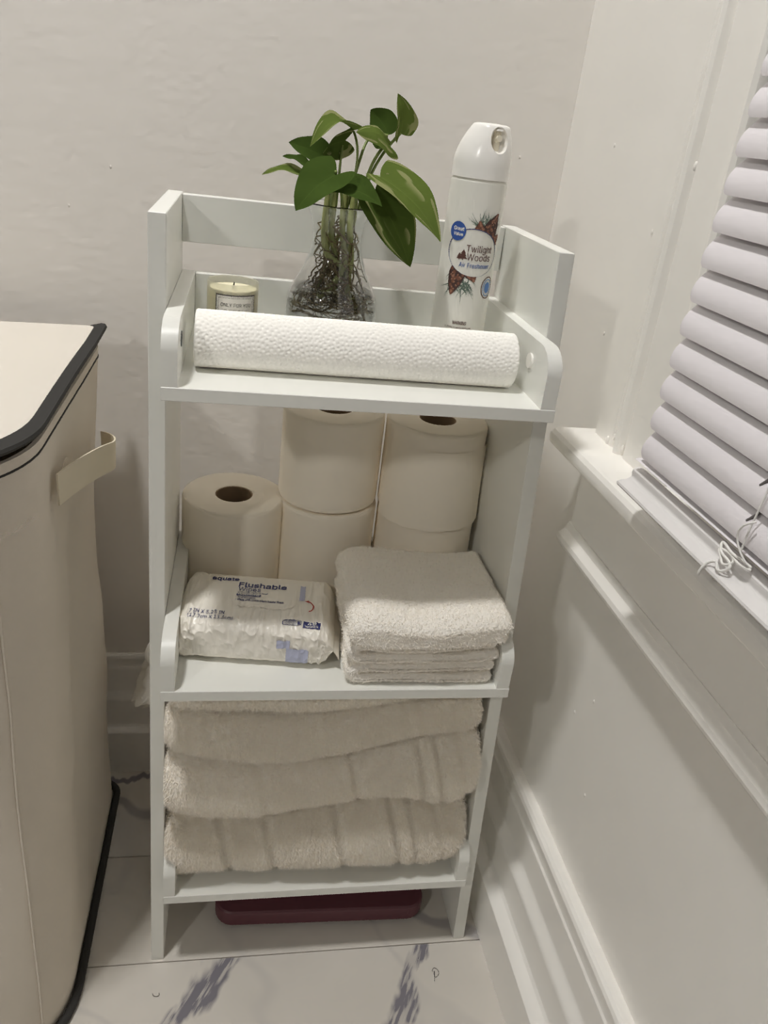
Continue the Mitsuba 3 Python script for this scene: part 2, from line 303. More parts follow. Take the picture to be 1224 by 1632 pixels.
# ---------------------------------------------------------------- the shelf unit
W, H, DP, TH, LEAN = 0.38, 0.8435, 0.1673, 0.0140, -0.0380
Z1, Z2, Z3, TB = 0.7223, 0.4327, 0.1230, 0.0111
DF, LB = 0.0485, 0.0147
def xr(z): return W + LEAN * z / H                 # outer face of the right panel
def lean(mesh):
    """moves a right-hand piece with the panel's lean"""
    v = mesh.vertices.copy(); v[:, 0] += LEAN * v[:, 2] / H; return trimesh.Trimesh(v, mesh.faces, process=False)
def board(x0f, x1f, y0, y1, z0, z1, c):
    m = bbox(0, 1, 0, 1, 0, 1)
    b = bbox(x0f, W + x1f, y0, y1, z0, z1, c); v = b.vertices.copy()
    r = v[:, 0] > W / 2; v[r, 0] += LEAN * z1 / H
    return trimesh.Trimesh(v, b.faces, process=False)
sh = thing('shelf_unit', 'white wooden three-tier bathroom shelf unit with rounded side lips standing in the corner', 'shelf')
part(sh, 'side_panel', bbox(0, TH, 0, DP, 0, H, .0006), 'shelf_white')
part(sh, 'side_panel', lean(bbox(W - TH, W, 0, DP, 0, H, .0006)), 'shelf_white')
lipy = lambda y0: Polygon(sum([[(DP - .0005, 0), (y0, 0)], [(y0 + .026 - .026 * math.cos(u), .049 - .022 + .022 * math.sin(u)) for u in np.linspace(0, np.pi / 2, 14)], [(DP - .0005, .049)]], []))
for Z, yf in ((Z1, -DF), (Z2, -DF), (Z3, -LB)):
    x0 = TH + .0004
    part(sh, 'shelf_board', board(x0, -x0, yf, DP - .0005, Z - TB, Z, .0005), 'shelf_white')
    lm = extrude(lipy(yf + .0004), 0, 0.0125, (1, 2, 0)); lm.vertices += [x0, 0, Z]
    part(sh, 'side_lip', lm, 'shelf_white', 20)
    rm = extrude(lipy(yf + .0004), W - x0 - .0125, W - x0, (1, 2, 0)); rm.vertices += [0, 0, Z]
    v = rm.vertices.copy(); v[:, 0] += LEAN * (Z + .02) / H; rm = trimesh.Trimesh(v, rm.faces, process=False)
    part(sh, 'side_lip', rm, 'shelf_white', 20)
    sb = board(x0 + .0127, -x0 - .0127, DP - .0125, DP - .0006, Z, Z + .0486, .0005)
    part(sh, 'rear_stop', sb, 'shelf_white')
part(sh, 'back_rail', board(TH + .0002, -TH - .0002, DP - .0130, DP - .0004, 0.7994, 0.8423, .0005), 'shelf_white')
def disc(x, y, z, r, th, n=32):
    m = trimesh.creation.cylinder(r, th, sections=n); v = m.vertices; return trimesh.Trimesh(np.c_[v[:, 2] + x, v[:, 0] + y, v[:, 1] + z], m.faces, process=False)
part(sh, 'screw_hole', disc(TH + .0131, -.014, 0.7515, .0062, .0006), 'hole_dark', label='dark round screw hole')
part(sh, 'screw_cap', disc(xr(0.75) - TH - .0004 - .0128, -.0045, 0.7515, .0066, .0024), 'cap_white', 30, label='round white screw cap')

# ---------------------------------------------------------------- paper towel roll on the top board
t = thing('paper_towel_roll', 'white paper towel roll with embossed dotted arcs lying along the front of the top shelf', 'paper towel')
R, nx, nt = 0.0233, 460, 280
X0, X1, YC = 0.0375, 0.3060, 0.0105
u = np.linspace(0, 1, nx); th = np.linspace(0, 2 * np.pi, nt, endpoint=False)
U, TT = np.meshgrid(u, th, indexing='ij')
xx, ss = U * (X1 - X0), TT * R
def emboss(x, s):
    """quilted dots on concentric half circles in offset rows"""
    h = np.zeros_like(x); rowh, colw = 0.0235, 0.047
    best = np.full_like(x, 9.0); D = np.zeros_like(x); A = np.zeros_like(x)
    prev = np.zeros(x.shape, bool)
    for k in range(-1, 9):
        for o in range(-1, 8):
            cx, cs = (o + 0.5 * (k % 2)) * colw, k * rowh
            d = np.hypot(x - cx, s - cs); on = (d < 0.0268) & ~prev
            D[on] = d[on]; A[on] = np.arctan2(s - cs, x - cx)[on]; prev |= on
    ring = np.round(D / 0.0043); rr = ring * 0.0043; n = np.maximum(1, np.round(2 * np.pi * rr / 0.0040))
    a = A * n / (2 * np.pi); da = (a - np.round(a)) * 2 * np.pi * rr / n
    d2 = (D - rr) ** 2 + np.where(ring > 0, da, 0) ** 2
    return -np.exp(-d2 / 0.00105 ** 2)
rad = R + 0.00075 * emboss(xx, ss) + 0.0005 * (meshkit.fbm(np.stack([xx * 60, np.cos(TT) * 1.5, np.sin(TT) * 1.5], -1), 3, 3) - .5)
rad *= 1 + 0.018 * np.cos(2 * TT) + 0.010 * (U - .5)
g = np.stack([X0 + xx, YC + rad * np.sin(TT), Z1 + R * 0.999 + rad * np.cos(TT)], -1)
e = [np.stack([np.full(nt, x + o), YC + (g[i, :, 1] - YC) * f, Z1 + R + (g[i, :, 2] - Z1 - R) * f], -1) for (x, i, o, f) in ((X0, 0, -.0012, .965), (X0, 0, -.0012, .44))]
e2 = [np.stack([np.full(nt, X1 + o), YC + (g[-1, :, 1] - YC) * f, Z1 + R + (g[-1, :, 2] - Z1 - R) * f], -1) for (o, f) in ((.0012, .965), (.0012, .44))]
g = np.concatenate([np.array(e[::-1]), g, np.array(e2)])
m = mesh_of(g, close_v=True); v = m.vertices.copy(); v[:, 2] += Z1 + 0.0002 - v[:, 2].min(); m = outward(trimesh.Trimesh(v, m.faces, process=False))
m = rot_z(m, -0.006, np.array([0.17, YC, 0])); part(t, 'paper_sheets', m, 'paper_towel', True)
tc = trimesh.creation.annulus(0.0102, 0.0114, X1 - X0 - .002, sections=40); vv = tc.vertices
tc = rot_z(trimesh.Trimesh(np.c_[vv[:, 2] + (X0 + X1) / 2, vv[:, 0] + YC, vv[:, 1] + Z1 + R], tc.faces, process=False), -0.006, np.array([0.17, YC, 0]))
part(t, 'cardboard_core', tc, 'cardboard')

# ---------------------------------------------------------------- candle
t = thing('scented_candle', 'cream candle in a frosted cup with a black-bordered ONLY FOR YOU label', 'candle')
cx, cy, cz, R, CH = 0.0640, 0.0830, Z1 + .0002, 0.0225, 0.0588
part(t, 'cup', lathe([(.0002, cz), (R - .002, cz), (R - .0005, cz + .0006), (R, cz + .002), (R, cz + CH - .001), (R - .0004, cz + CH), (R - .0012, cz + CH - .0003)], 64, (cx, cy, 0)), 'frosted_glass', 40, label='frosted glass cup')
part(t, 'wax', closed_lathe([(0, cz + .0042), (R - .0018, cz + .0042), (R - .0018, cz + .0525), (R - .003, cz + .0517), (0, cz + .0515)], 64, (cx, cy, 0)), 'wax', 40, label='cream wax')
part(t, 'wick', tube([(cx, cy, cz + .0505), (cx + .0006, cy, cz + .0545), (cx + .001, cy, cz + .057)], .0006, 6), 'ink_black')
def wrap(mesh, c, r, a0, z0, edge=None):
    """flat mesh in (x, y[, z]) wrapped around a vertical cylinder: x along the circumference from angle a0 (0 faces -y), y up"""
    if edge: mesh = refine(mesh, edge)
    v = mesh.vertices; an = a0 + v[:, 0] / r; rr = r + np.maximum(v[:, 2], 0)
    return trimesh.Trimesh(np.c_[c[0] + rr * np.sin(an), c[1] - rr * np.cos(an), z0 + v[:, 1]], mesh.faces, process=False)
def txt(s, h, bold=False, x=0, y=0, width=None, depth=1.2e-4, anchor='c'):
    m = meshkit.text_mesh(s, h, depth, bold); lo, hi = m.bounds
    k = (width / (hi[0] - lo[0])) if width else 1.0
    v = m.vertices.copy(); v[:, 0] = (v[:, 0] - (lo[0] + hi[0]) / 2 * (anchor == 'c') - lo[0] * (anchor == 'l')) * k + x; v[:, 1] += y
    return trimesh.Trimesh(v, m.faces, process=False)
c2 = (cx, cy); LA = 0.16
lp = sbox(-.0188, -.031, .0188, 0)
part(t, 'label', wrap(flat_mesh(lp), c2, R + .0002, LA, cz + .0500, .002), 'label_paper', False, label='paper label with black border')
bd_ = lp.difference(lp.buffer(-.0009, join_style=2)).union(lp.buffer(-.0016, join_style=2).difference(lp.buffer(-.0018, join_style=2))).union(lp.buffer(-.0026, join_style=2).difference(lp.buffer(-.0029, join_style=2)))
part(t, 'label_print', wrap(cat([refine(flat_mesh(bd_), .0025), txt('ONLY FOR YOU', .0030, False, 0, -.0102, .0275), flat_mesh(sbox(-.0125, -.0132, -.0075, -.0129)), flat_mesh(sbox(.0075, -.0132, .0125, -.0129)),
     txt('SCENTED CANDLE', .0009, False, 0, -.0135, .0125), txt('SOY WAX', .0012, False, 0, -.0185), txt('x', .0012, False, .0152, -.0062)]), c2, R + .00035, LA, cz + .0500), 'ink_black')

# ---------------------------------------------------------------- glass vase with water, and the pothos
VX, VY, VZ = 0.1535, 0.0890, Z1 + .0002
t = thing('glass_vase', 'clear waisted glass vase of water holding the leafy cutting on the top shelf', 'vase')
zo = [0, .004, .018, .038, .050, .062, .076, .090, .104, .118, .128, .1305]
ro = [.036, .0385, .0420, .0428, .0410, .0362, .0288, .0240, .0226, .0248, .0285, .0298]
zf = np.linspace(0, .1305, 46); rf = PchipInterpolator(zo, ro)(zf)
WT = 0.0016
outer = [(0, VZ)] + [(r, VZ + z) for r, z in zip(rf, zf)] + [(rf[-1] - .0004, VZ + .1318), (rf[-1] - .0012, VZ + .1318)]
inner = [(r - WT, VZ + z) for r, z in zip(rf[::-1], zf[::-1]) if z > .007]
inner += [(inner[-1][0] - .004, VZ + .0062), (0, VZ + .006)]
part(t, 'vase_body', closed_lathe(outer + inner, 80, (VX, VY, 0)), 'clear_glass', True)
wl = .060
wp = [(0, VZ + .0064), (.031, VZ + .0064)] + [(r - WT - .00025, VZ + z) for r, z in zip(rf, zf) if .0085 < z < wl]
wp += [(0, wp[-1][1])]
part(t, 'water', closed_lathe(wp, 80, (VX, VY, 0)), 'water_clear', 45, label='clear water')

plant = thing('pothos_cutting', 'green pothos cutting with heart-shaped leaves and brown roots in the glass vase', 'plant')
def leaf(name, B, Tp, width, up, mat, bend=0.15, fold=0.25, lobe=0.17, roll=0.0, curl=0.0, nL=26, nS=15):
    B, Tp, up = (np.array(v, float) for v in (B, Tp, up)); ax = Tp - B; L = np.linalg.norm(ax); ax /= L
    sd = np.cross(up, ax); sd /= np.linalg.norm(sd); nn = np.cross(ax, sd)
    if roll: c, s = math.cos(roll), math.sin(roll); sd, nn = c * sd + s * nn, c * nn - s * sd
    tt = np.linspace(0, 1, nL); s = np.linspace(-1, 1, nS)
    hw = ((1 - tt) ** 0.86) * (tt + .06) ** 0.36; hw *= 1.28 * width / 2 / hw.max(); hw[-1] = 0.0002
    Tg, Sg = np.meshgrid(tt, s, indexing='ij'); hwg = np.repeat(hw[:, None], nS, 1)
    al = Tg * L - lobe * L * (1 - (1 - np.abs(Sg)) ** 2.4) * (1 - Tg) ** 2.4
    cu = bend * L * np.sin(np.pi * Tg) - curl * L * Tg ** 2
    P = B + al[..., None] * ax + (hwg * Sg * np.cos(fold * np.abs(Sg)))[..., None] * sd
    wav = 0.0008 * np.sin(Tg * 11 + Sg * 2.1) * np.abs(Sg)
    P = P + (cu + hwg * np.abs(Sg) ** 1.3 * math.sin(fold) + wav)[..., None] * nn
    uv = np.stack([Tg, Sg / 2 + .5], -1).reshape(-1, 2)
    m = mesh_of(P); return part(plant, 'leaf', trimesh.Trimesh(m.vertices, m.faces, process=False), mat, True, uv=uv)
C = np.array(CAM)
leaf('L1', (.1440, .0560, .8800), (.1125, .0420, .8500), .0345, (-.55, -.75, .55), 'leaf_deep', .10, .25, .22)
leaf('L2', (.1462, .0600, .8690), (.1822, .0350, .8610), .0245, (.10, -.70, .70), 'leaf_deep', .14, .34, .12)
leaf('L3', (.1835, .0700, .8815), (.2372, .0440, .8365), .0385, (.45, -.65, .60), 'leaf_bright', .10, .28, .10)
leaf('L4', (.1800, .0690, .8700), (.2165, .0580, .8110), .0355, (.25, -.90, .25), 'leaf_mid', .08, .22, .12)
leaf('L5', (.1600, .0980, .9150), (.1225, .0680, .8990), .0200, (-.1, -.40, .9), 'leaf_bright', .27, .35, .08)
leaf('L6', (.1545, .1000, .9060), (.1335, .0750, .8945), .0230, (.2, -.8, -.35), 'leaf_mid', -.10, .45, .25)
leaf('L7', (.1380, .0880, .8900), (.1052, .0790, .8998), .0220, (-.05, -.75, .55), 'leaf_deep', .06, .25, .12)
leaf('L8', (.1240, .0970, .8815), (.1016, .0990, .8875), .0095, (.0, -.5, .8), 'leaf_deep', .10, .4, .05)
leaf('L9', (.1210, .0960, .8740), (.0850, .0990, .8708), .0105, (.0, -.45, .85), 'leaf_bright', .16, .3, .05)
leaf('L10', (.1925, .1080, .9145), (.1775, .1260, .9330), .0270, (-.1, -.85, -.4), 'leaf_deep', -.12, .25, .16)
leaf('L11', (.1915, .1000, .9070), (.1605, .0780, .9140), .0230, (.15, -.70, .70), 'leaf_bright', .18, -.30, .30)
leaf('L12', (.2040, .1130, .9170), (.1955, .0990, .9480), .0215, (.35, -.85, .1), 'leaf_bright', .14, .5, .12)
for P, r in [([(.1608, .099, .9140), (.1648, .093, .9000), (.1640, .088, .880), (.1600, .088, .852)], .0011), ([(.1925, .108, .9140), (.1770, .108, .911), (.1690, .098, .895), (.1645, .090, .880), (.163, .089, .852)], .0012),
             ([(.1905, .100, .9075), (.1830, .098, .897), (.1755, .091, .880), (.170, .088, .852)], .0014), ([(.2040, .113, .9170), (.1910, .106, .9015), (.1785, .094, .880), (.172, .09, .852)], .0013),
             ([(.1520, .100, .902), (.1512, .095, .890), (.1505, .090, .878), (.1500, .089, .852)], .0011), ([(.1440, .056, .883), (.1445, .064, .876), (.1440, .075, .862), (.1450, .082, .846)], .0014),
             ([(.1462, .060, .869), (.149, .066, .869), (.153, .078, .862), (.155, .085, .846)], .0013), ([(.1838, .070, .8812), (.1775, .074, .8805), (.170, .080, .872), (.1655, .085, .850)], .0014),
             ([(.1800, .069, .870), (.1730, .074, .8715), (.168, .080, .866), (.164, .086, .848)], .0013), ([(.1380, .088, .8900), (.1430, .088, .882), (.1470, .088, .870), (.149, .089, .848)], .0012),
             ([(.1240, .097, .8815), (.1340, .096, .878), (.1420, .093, .868), (.1450, .092, .848)], .0009), ([(.1210, .096, .874), (.1310, .097, .871), (.1400, .095, .863), (.1440, .094, .846)], .0009)]:
    part(plant, 'petiole', tube(P, r, 8, samples=16), 'stem_green', True)
rng = np.random.default_rng(5)
def rz(z): return np.interp(z - VZ, zf, rf) - WT - .002
for P, r in [([(.1410, .080, .858), (.1410, .080, .838), (.1425, .078, .820), (.149, .080, .808), (.158, .082, .803), (.160, .084, .793), (.152, .082, .781), (.142, .080, .772)], .0031),
             ([(.1470, .083, .860), (.1470, .083, .842), (.1490, .084, .822), (.1560, .086, .806), (.1590, .088, .795)], .0026),
             ([(.1560, .082, .860), (.1560, .083, .840), (.1590, .081, .820), (.1610, .080, .806), (.156, .080, .792), (.147, .078, .780)], .0026),
             ([(.1640, .084, .860), (.1630, .083, .842), (.1640, .081, .825), (.1660, .080, .812), (.1655, .080, .795), (.1660, .079, .778), (.170, .078, .766)], .0028),
             ([(.1590, .090, .860), (.1590, .091, .840), (.1530, .093, .822), (.1500, .094, .806), (.1480, .092, .790)], .0020),
             ([(.1500, .095, .858), (.1490, .096, .836), (.1460, .094, .812), (.1440, .092, .796), (.138, .090, .778)], .0018),
             ([(.1680, .092, .858), (.1670, .094, .836), (.1630, .094, .815), (.1620, .092, .800), (.166, .090, .782)], .0018)]:
    part(plant, 'stem', tube([(P[0][0], P[0][1], .868)] + P, np.r_[.0011, .8 * r, np.full(len(P) - 1, r)], 10, samples=44), 'stem_pale', True)
roots = []
for i in range(84):
    if i < 62:
        z0 = VZ + rng.uniform(.052, .100); a0 = rng.uniform(0, 2 * np.pi); r0 = rng.uniform(.0, .8) * rz(z0)
        zend = VZ + rng.uniform(.030, .052)
    else:
        z0 = VZ + rng.uniform(.095, .125); a0 = rng.uniform(0, 2 * np.pi); r0 = rng.uniform(.3, .95) * rz(z0)
        zend = z0 - rng.uniform(.02, .05)
    n = 16; zs = np.linspace(z0, zend, n); zs += np.cumsum(rng.normal(0, .0012, n)); zs = np.clip(zs, VZ + .012, VZ + .126)
    aa = a0 + np.cumsum(rng.normal(0, .17, n)) + np.linspace(0, rng.normal(0, 1.6), n)
    rad_ = np.clip(r0 + np.linspace(0, rng.uniform(.0, .030), n) + np.cumsum(rng.normal(0, .0011, n)), .001, None)
    rad_ = np.minimum(rad_, [rz(z) for z in zs])
    P = np.c_[VX + rad_ * np.cos(aa), VY + rad_ * np.sin(aa), zs]
    roots.append(tube(P, np.linspace(rng.uniform(.0006, .0011), .0003, n), 5, samples=28))
for i in range(34):                                       # coil of roots at the level of the belly
    n = 22; a0 = rng.uniform(0, 2 * np.pi); aa = a0 + np.linspace(0, rng.uniform(.6, 2.4), n)
    z0 = VZ + rng.uniform(.034, .052); zs = z0 + np.cumsum(rng.normal(0, .0006, n)); rad_ = np.minimum(rng.uniform(.014, .040) + np.cumsum(rng.normal(0, .0007, n)), [rz(z) for z in zs])
    roots.append(tube(np.c_[VX + rad_ * np.cos(aa), VY + rad_ * np.sin(aa), zs], np.linspace(.0009, .0003, n), 5, samples=30))
roots.append(tube([(.176, .075, .772), (.178, .071, .760), (.1815, .067, .748), (.1835, .066, .735)], .0012, 6, samples=14))
part(plant, 'roots', cat(roots), 'root_brown', True, label='tangle of thin brown roots', stuff=True)

# ---------------------------------------------------------------- air freshener can
t = thing('air_freshener_can', 'tall white spray can with pine cone print, right of the plant on the top shelf', 'spray can')
AX, AY, AZ, AR = 0.2740, 0.0830, Z1 + .0002, 0.0252
ac = (AX, AY)
part(t, 'can_body', closed_lathe([(0, AZ + .003), (AR - .004, AZ), (AR - .0005, AZ + .001), (AR, AZ + .003), (AR, AZ + .1635), (AR - .001, AZ + .1655), (AR - .004, AZ + .169), (0, AZ + .1695)], 72, (AX, AY, 0)), 'can_white', 30, label='white can body')
# cap: a dome slanting to a flat crest, with the spray opening in its front
n = 72; th = np.linspace(0, 2 * np.pi, n, endpoint=False); CZ = AZ + .1668; rows = []
for u in np.r_[np.linspace(0, 1, 30)]:
    h = .0425 * u
    lo = AR + .0001 - (.0105 if u < 0 else 0)
    shrink = 1.0 if u < .28 else 1 - .50 * ((u - .28) / .72) ** 1.7
    sx_l, sx_r = shrink, 1 - .22 * max(0, (u - .28) / .72) ** 1.9
    sy = 1 - .30 * max(0, (u - .28) / .72) ** 1.8
    c, s = np.cos(th), np.sin(th)
    rows.append(np.stack([AX + lo * np.where(c < 0, sx_l, sx_r) * c, AY + lo * sy * s, np.full(n, CZ + h)], -1))
top = rows[-1]; cen = top.mean(0)
for f, dz in ((.93, .0012), (.75, .0019), (.4, .0022), (.001, .0023)): rows.append(cen + (top - cen) * f + [0, 0, dz])
rows.insert(0, np.stack([AX + (AR - .004) * np.cos(th), AY + (AR - .004) * np.sin(th), np.full(n, CZ)], -1)); rows.insert(0, AX * 0 + np.stack([AX + .0001 * np.cos(th), AY + .0001 * np.sin(th), np.full(n, CZ)], -1))
rows = rows[1:-1]; gq = np.array(rows); nr_ = len(rows); fv = quad_strip(gq, close_v=True); vv_ = np.vstack([gq.reshape(-1, 3), [AX, AY, CZ], cen + [0, 0, .0023]]); i = np.arange(n); j = (i + 1) % n
fv = np.vstack([fv, np.c_[i, j, i * 0 + nr_ * n][:, ::-1], np.c_[(nr_ - 1) * n + i, (nr_ - 1) * n + j, i * 0 + nr_ * n + 1]])
capm = trimesh.Trimesh(vv_, fv, process=False); capm.fix_normals(); capm = outward(capm)
import manifold3d as m3
def to_m(mm): return m3.Manifold(m3.Mesh(np.asarray(mm.vertices, np.float32), np.asarray(mm.faces, np.uint32)))
def fr_m(M): q = M.to_mesh(); return trimesh.Trimesh(q.vert_properties[:, :3], q.tri_verts, process=False)
hole_dir = np.array([.30, -.954, .0]); hc = np.array([AX + .0072, AY - .0205, CZ + .0325])
el = trimesh.creation.icosphere(4, 1.0); el.vertices *= [.0086, .0110, .0112]; el.vertices += hc
M = to_m(capm) - to_m(el)
part(t, 'cap', fr_m(M), 'cap_white', 35, label='glossy white spray cap')
nz = trimesh.creation.cylinder(.0026, .007, sections=28); nz.apply_transform(trimesh.geometry.align_vectors([0, 0, 1], [.25, -.95, .12])); nz.vertices += hc + np.array([-.0010, .0055, .0008])
part(t, 'nozzle', nz, 'nozzle_cream', 30, label='cream spray nozzle')
nb = bbox(-.003, .003, -.002, .002, -.010, .0085, .0008); nb.vertices += hc + np.array([-.0010, .0088, -.001]); part(t, 'actuator', nb, 'nozzle_cream')
nt_ = bbox(-.0028, .0028, -.003, .003, -.0008, .0008, .0003); nt_.vertices += hc + np.array([-.0006, .0055, .0075]); part(t, 'actuator_tab', nt_, 'cap_white')
# flat print, wrapped around the can.  angle 0 faces -y, the print is turned slightly to the left
A0 = -0.10
def onc(m, off=.0003, edge=None): 
    mm = m.copy(); mm.vertices = mm.vertices + [0, 0, off]; return wrap(mm, ac, AR, A0, AZ, edge)
def ellipse(cx, cy, a, b, rot=0, n=72): return shapely.affinity.translate(shapely.affinity.rotate(shapely.affinity.scale(Point(0, 0).buffer(1, n // 4), a, b), rot), cx, cy)
lab = ellipse(.0005, .1055, .0245, .0205, -12)
part(t, 'print_emblem', onc(refine(flat_mesh(ellipse(-.0165, .1225, .0075, .0082)), .003), .0007), 'ink_blue', label='round blue emblem')
part(t, 'print_emblem_text', onc(cat([txt('Great', .0032, True, -.0155, .1232, .0098), txt('Value', .0028, True, -.0155, .1188, .0090)]), .0009), 'ink_white')
oval = lab.difference(ellipse(.0005, .1052, .0239, .0201, -12))
cones_u, cones_d, tan_, needles = [], [], [], []
rng = np.random.default_rng(11)
def cone(cx, cy, L, wd, ang, cut):
    out = [[], [], []]
    for k in range(70):
        u = rng.uniform(0, 1); wloc = wd * math.sin(min(1, .25 + .9 * (1 - u)) * math.pi / 2) * (1 - u ** 3)
        x = rng.uniform(-1, 1) * wloc * .8; y = u * L
        p = Polygon([(x - .0014, y), (x, y - .0015), (x + .0014, y), (x + .0008, y + .0016), (x - .0008, y + .0016)])
        out[k % 3].append(shapely.affinity.translate(shapely.affinity.rotate(p, ang, origin=(0, 0)), cx, cy))
    base = shapely.affinity.translate(shapely.affinity.rotate(Polygon([(-wd * .8, 0), (-wd, L * .3), (-wd * .75, L * .65), (-wd * .2, L), (wd * .2, L), (wd * .75, L * .65), (wd, L * .3), (wd * .8, 0)]), ang, origin=(0, 0)), cx, cy)
    return base, out
def needle(cx, cy, ang, L, w=.00045):
    c, s = math.cos(ang), math.sin(ang); return Polygon([(cx - w * s, cy + w * c), (cx + w * s, cy - w * c), (cx + L * c, cy + L * s)])
groups_ = [(.0105, .1200, .0205, .0078, -24), (.0035, .1210, .0110, .0055, 8), (-.0105, .0935, .0260, .0078, 170), (-.0010, .0925, .0120, .0072, 205), (.0195, .1220, .0130, .0050, 178)]
base_all = []
for cx_, cy_, L, wd, an in groups_:
    b, o = cone(cx_, cy_, L, wd, an, lab); base_all.append(b)
    cones_u += o[0]; cones_d += o[1]; tan_ += [shapely.affinity.scale(p, .55, .55) for p in o[2]]
for k in range(60): needles.append(needle(rng.uniform(.000, .019), rng.uniform(.123, .128), rng.uniform(.2, 2.9), rng.uniform(.010, .019)))
for k in range(60): needles.append(needle(rng.uniform(-.019, .001), rng.uniform(.074, .088), rng.uniform(3.4, 6.1), rng.uniform(.008, .016)))
keep = lambda ps: shapely.union_all(ps).buffer(0).difference(lab)
part(t, 'print_needles', onc(refine(flat_mesh(keep(needles)), .004), .0003), 'needle_green', label='printed green pine needles', stuff=True)
kb = keep(base_all)
for gk, gg in enumerate(getattr(kb, 'geoms', [kb])): part(t, 'print_cone', onc(refine(flat_mesh(gg), .003), .0005), 'cone_dark', label='printed brown pine cones' if gk == 0 else None)
part(t, 'print_cone_scales', onc(refine(flat_mesh(keep(cones_u)), .003), .0006), 'cone_brown', stuff=True)
part(t, 'print_cone_highlights', onc(refine(flat_mesh(keep(tan_)), .003), .0007), 'cone_tan', stuff=True)
part(t, 'print_oval', onc(refine(flat_mesh(oval), .003), .0004), 'ink_navy')
part(t, 'print_title', onc(cat([txt('Twilight', .0058, False, .0058, .1062, .0245), txt('Woods', .0058, False, .0062, .0990, .0225)]), .0004), 'ink_brown', label='brown title lettering')
part(t, 'print_subtitle', onc(txt('Air Freshener', .0040, False, .0032, .0925, .0285), .0004), 'ink_blue')
tree = lambda cx, cy, s: shapely.union_all([Polygon([(cx - s * w, cy + s * y0), (cx + s * w, cy + s * y0), (cx, cy + s * y1)]) for w, y0, y1 in ((.46, .14, .56), (.36, .40, .78), (.24, .64, 1.0))] + [sbox(cx - s * .05, cy, cx + s * .05, cy + s * .2)])
part(t, 'print_trees', onc(flat_mesh(shapely.union_all([tree(-.0085, .0985, .0092), tree(-.0118, .0985, .0062)])), .0004), 'ink_brown')
sx, sy = .0205, .0755
part(t, 'print_seal', onc(refine(flat_mesh(ellipse(sx, sy, .0078, .0100).difference(ellipse(sx, sy, .0069, .0091))), .003), .0004), 'ink_brown', label='round printed seal')
part(t, 'print_seal_centre', onc(refine(flat_mesh(shapely.union_all([ellipse(sx, sy, .0037, .0050), ellipse(sx, sy, .0058, .0078).difference(ellipse(sx, sy, .0052, .0071))])), .003), .0004), 'ink_skyblue')
part(t, 'print_warning', onc(cat([txt('WARNING', .0031, True, -.0030, .0408, .0125), txt('CONTENTS UNDER PRESSURE.', .0017, False, -.0035, .0370, .0250), txt('Carefully read other cautions on back panel.', .0017, False, -.0030, .0336, .0330), txt('KEEP OUT OF REACH OF CHILDREN', .0019, True, -.0055, .0300, .0300)]), .0004), 'ink_brown', label='small printed warning lines')

# ---------------------------------------------------------------- toilet rolls on the middle board
def tp_roll(cx, cy, z, label, seed, r=.0549, h=.1048, tail=None):
    t = thing('toilet_roll', label, 'toilet paper', 'toilet rolls on the middle shelf')
    n = 96; th = np.linspace(0, 2 * np.pi, n, endpoint=False); rr = r * (1 + .006 * np.cos(2 * th + seed) + .004 * np.cos(3 * th + seed * 2)); rows = []
    hole = .0202
    pro = [(hole, .0012), (r - .004, .0004), (r - .0008, .0022)] + [(r, v) for v in np.linspace(.005, h - .005, 30)] + [(r - .0008, h - .0020), (r - .0032, h - .0006), (hole + .004, h - .0012), (hole, h - .0024)]
    for i, (q, zz) in enumerate(pro):
        f = q / r; wob = .0006 * (meshkit.fbm(np.c_[np.cos(th) * 2 + seed * 3, np.sin(th) * 2, np.full(n, zz * 90)], 3, int(seed * 10)) - .5) * (q > .05)
        rad = np.where(q < .03, q, rr * f + wob)
        rows.append(np.stack([cx + rad * np.cos(th), cy + rad * np.sin(th), np.full(n, z + zz)], -1))
    rows.append(rows[0]); m = mesh_of(np.array(rows), close_v=True); part(t, 'paper', outward(m), 'tissue', 50)
    an = trimesh.creation.annulus(hole - .0013, hole - .0001, h - .006, sections=48); an.vertices += [cx, cy, z + h / 2]
    part(t, 'cardboard_core', an, 'cardboard', 30, label='brown cardboard core')
    if tail:
        a0, a1, z0, z1, jag = tail
        A = np.linspace(a0, a1, 26); V = np.linspace(0, 1, 12); G = np.zeros((26, 12, 3))
        for i, a in enumerate(A):
            e = z0 + jag * (meshkit.noise(np.array([i * .55, seed, 0.])) - .5)
            for j, v in enumerate(V):
                lift = .0006 + .0022 * (1 - v) ** 2 + .0012 * (i > 21) * (i - 21) / 4
                G[i, j] = (cx + (r + lift) * math.cos(a), cy + (r + lift) * math.sin(a), z + e + (z1 - e) * v)
        part(t, 'paper_tail', mesh_of(G), 'tissue', True, label='torn loose end of the paper')
HH = .1050
tp_roll(.0725, .1040 + .0515, Z2 + .0002, 'toilet roll standing alone at the left end, nothing stacked on it', .3)
tp_roll(.1752, .1590, Z2 + .0002, 'lower toilet roll of the middle pair, behind the wipes pack', 1.1)
tp_roll(.2866, .1450, Z2 + .0002, 'lower toilet roll of the right-hand pair, partly hidden by the washcloths', 2.2)
tp_roll(.1747, .1600, Z2 + .0002 + HH, 'upper toilet roll of the middle pair, its top tucked under the top shelf', 3.4)
tp_roll(.2850, .1430, Z2 + .0002 + HH, 'upper toilet roll of the right-hand pair, with a torn bottom edge', 4.6, tail=(-2.9, -.25, -.005, .085, .004))

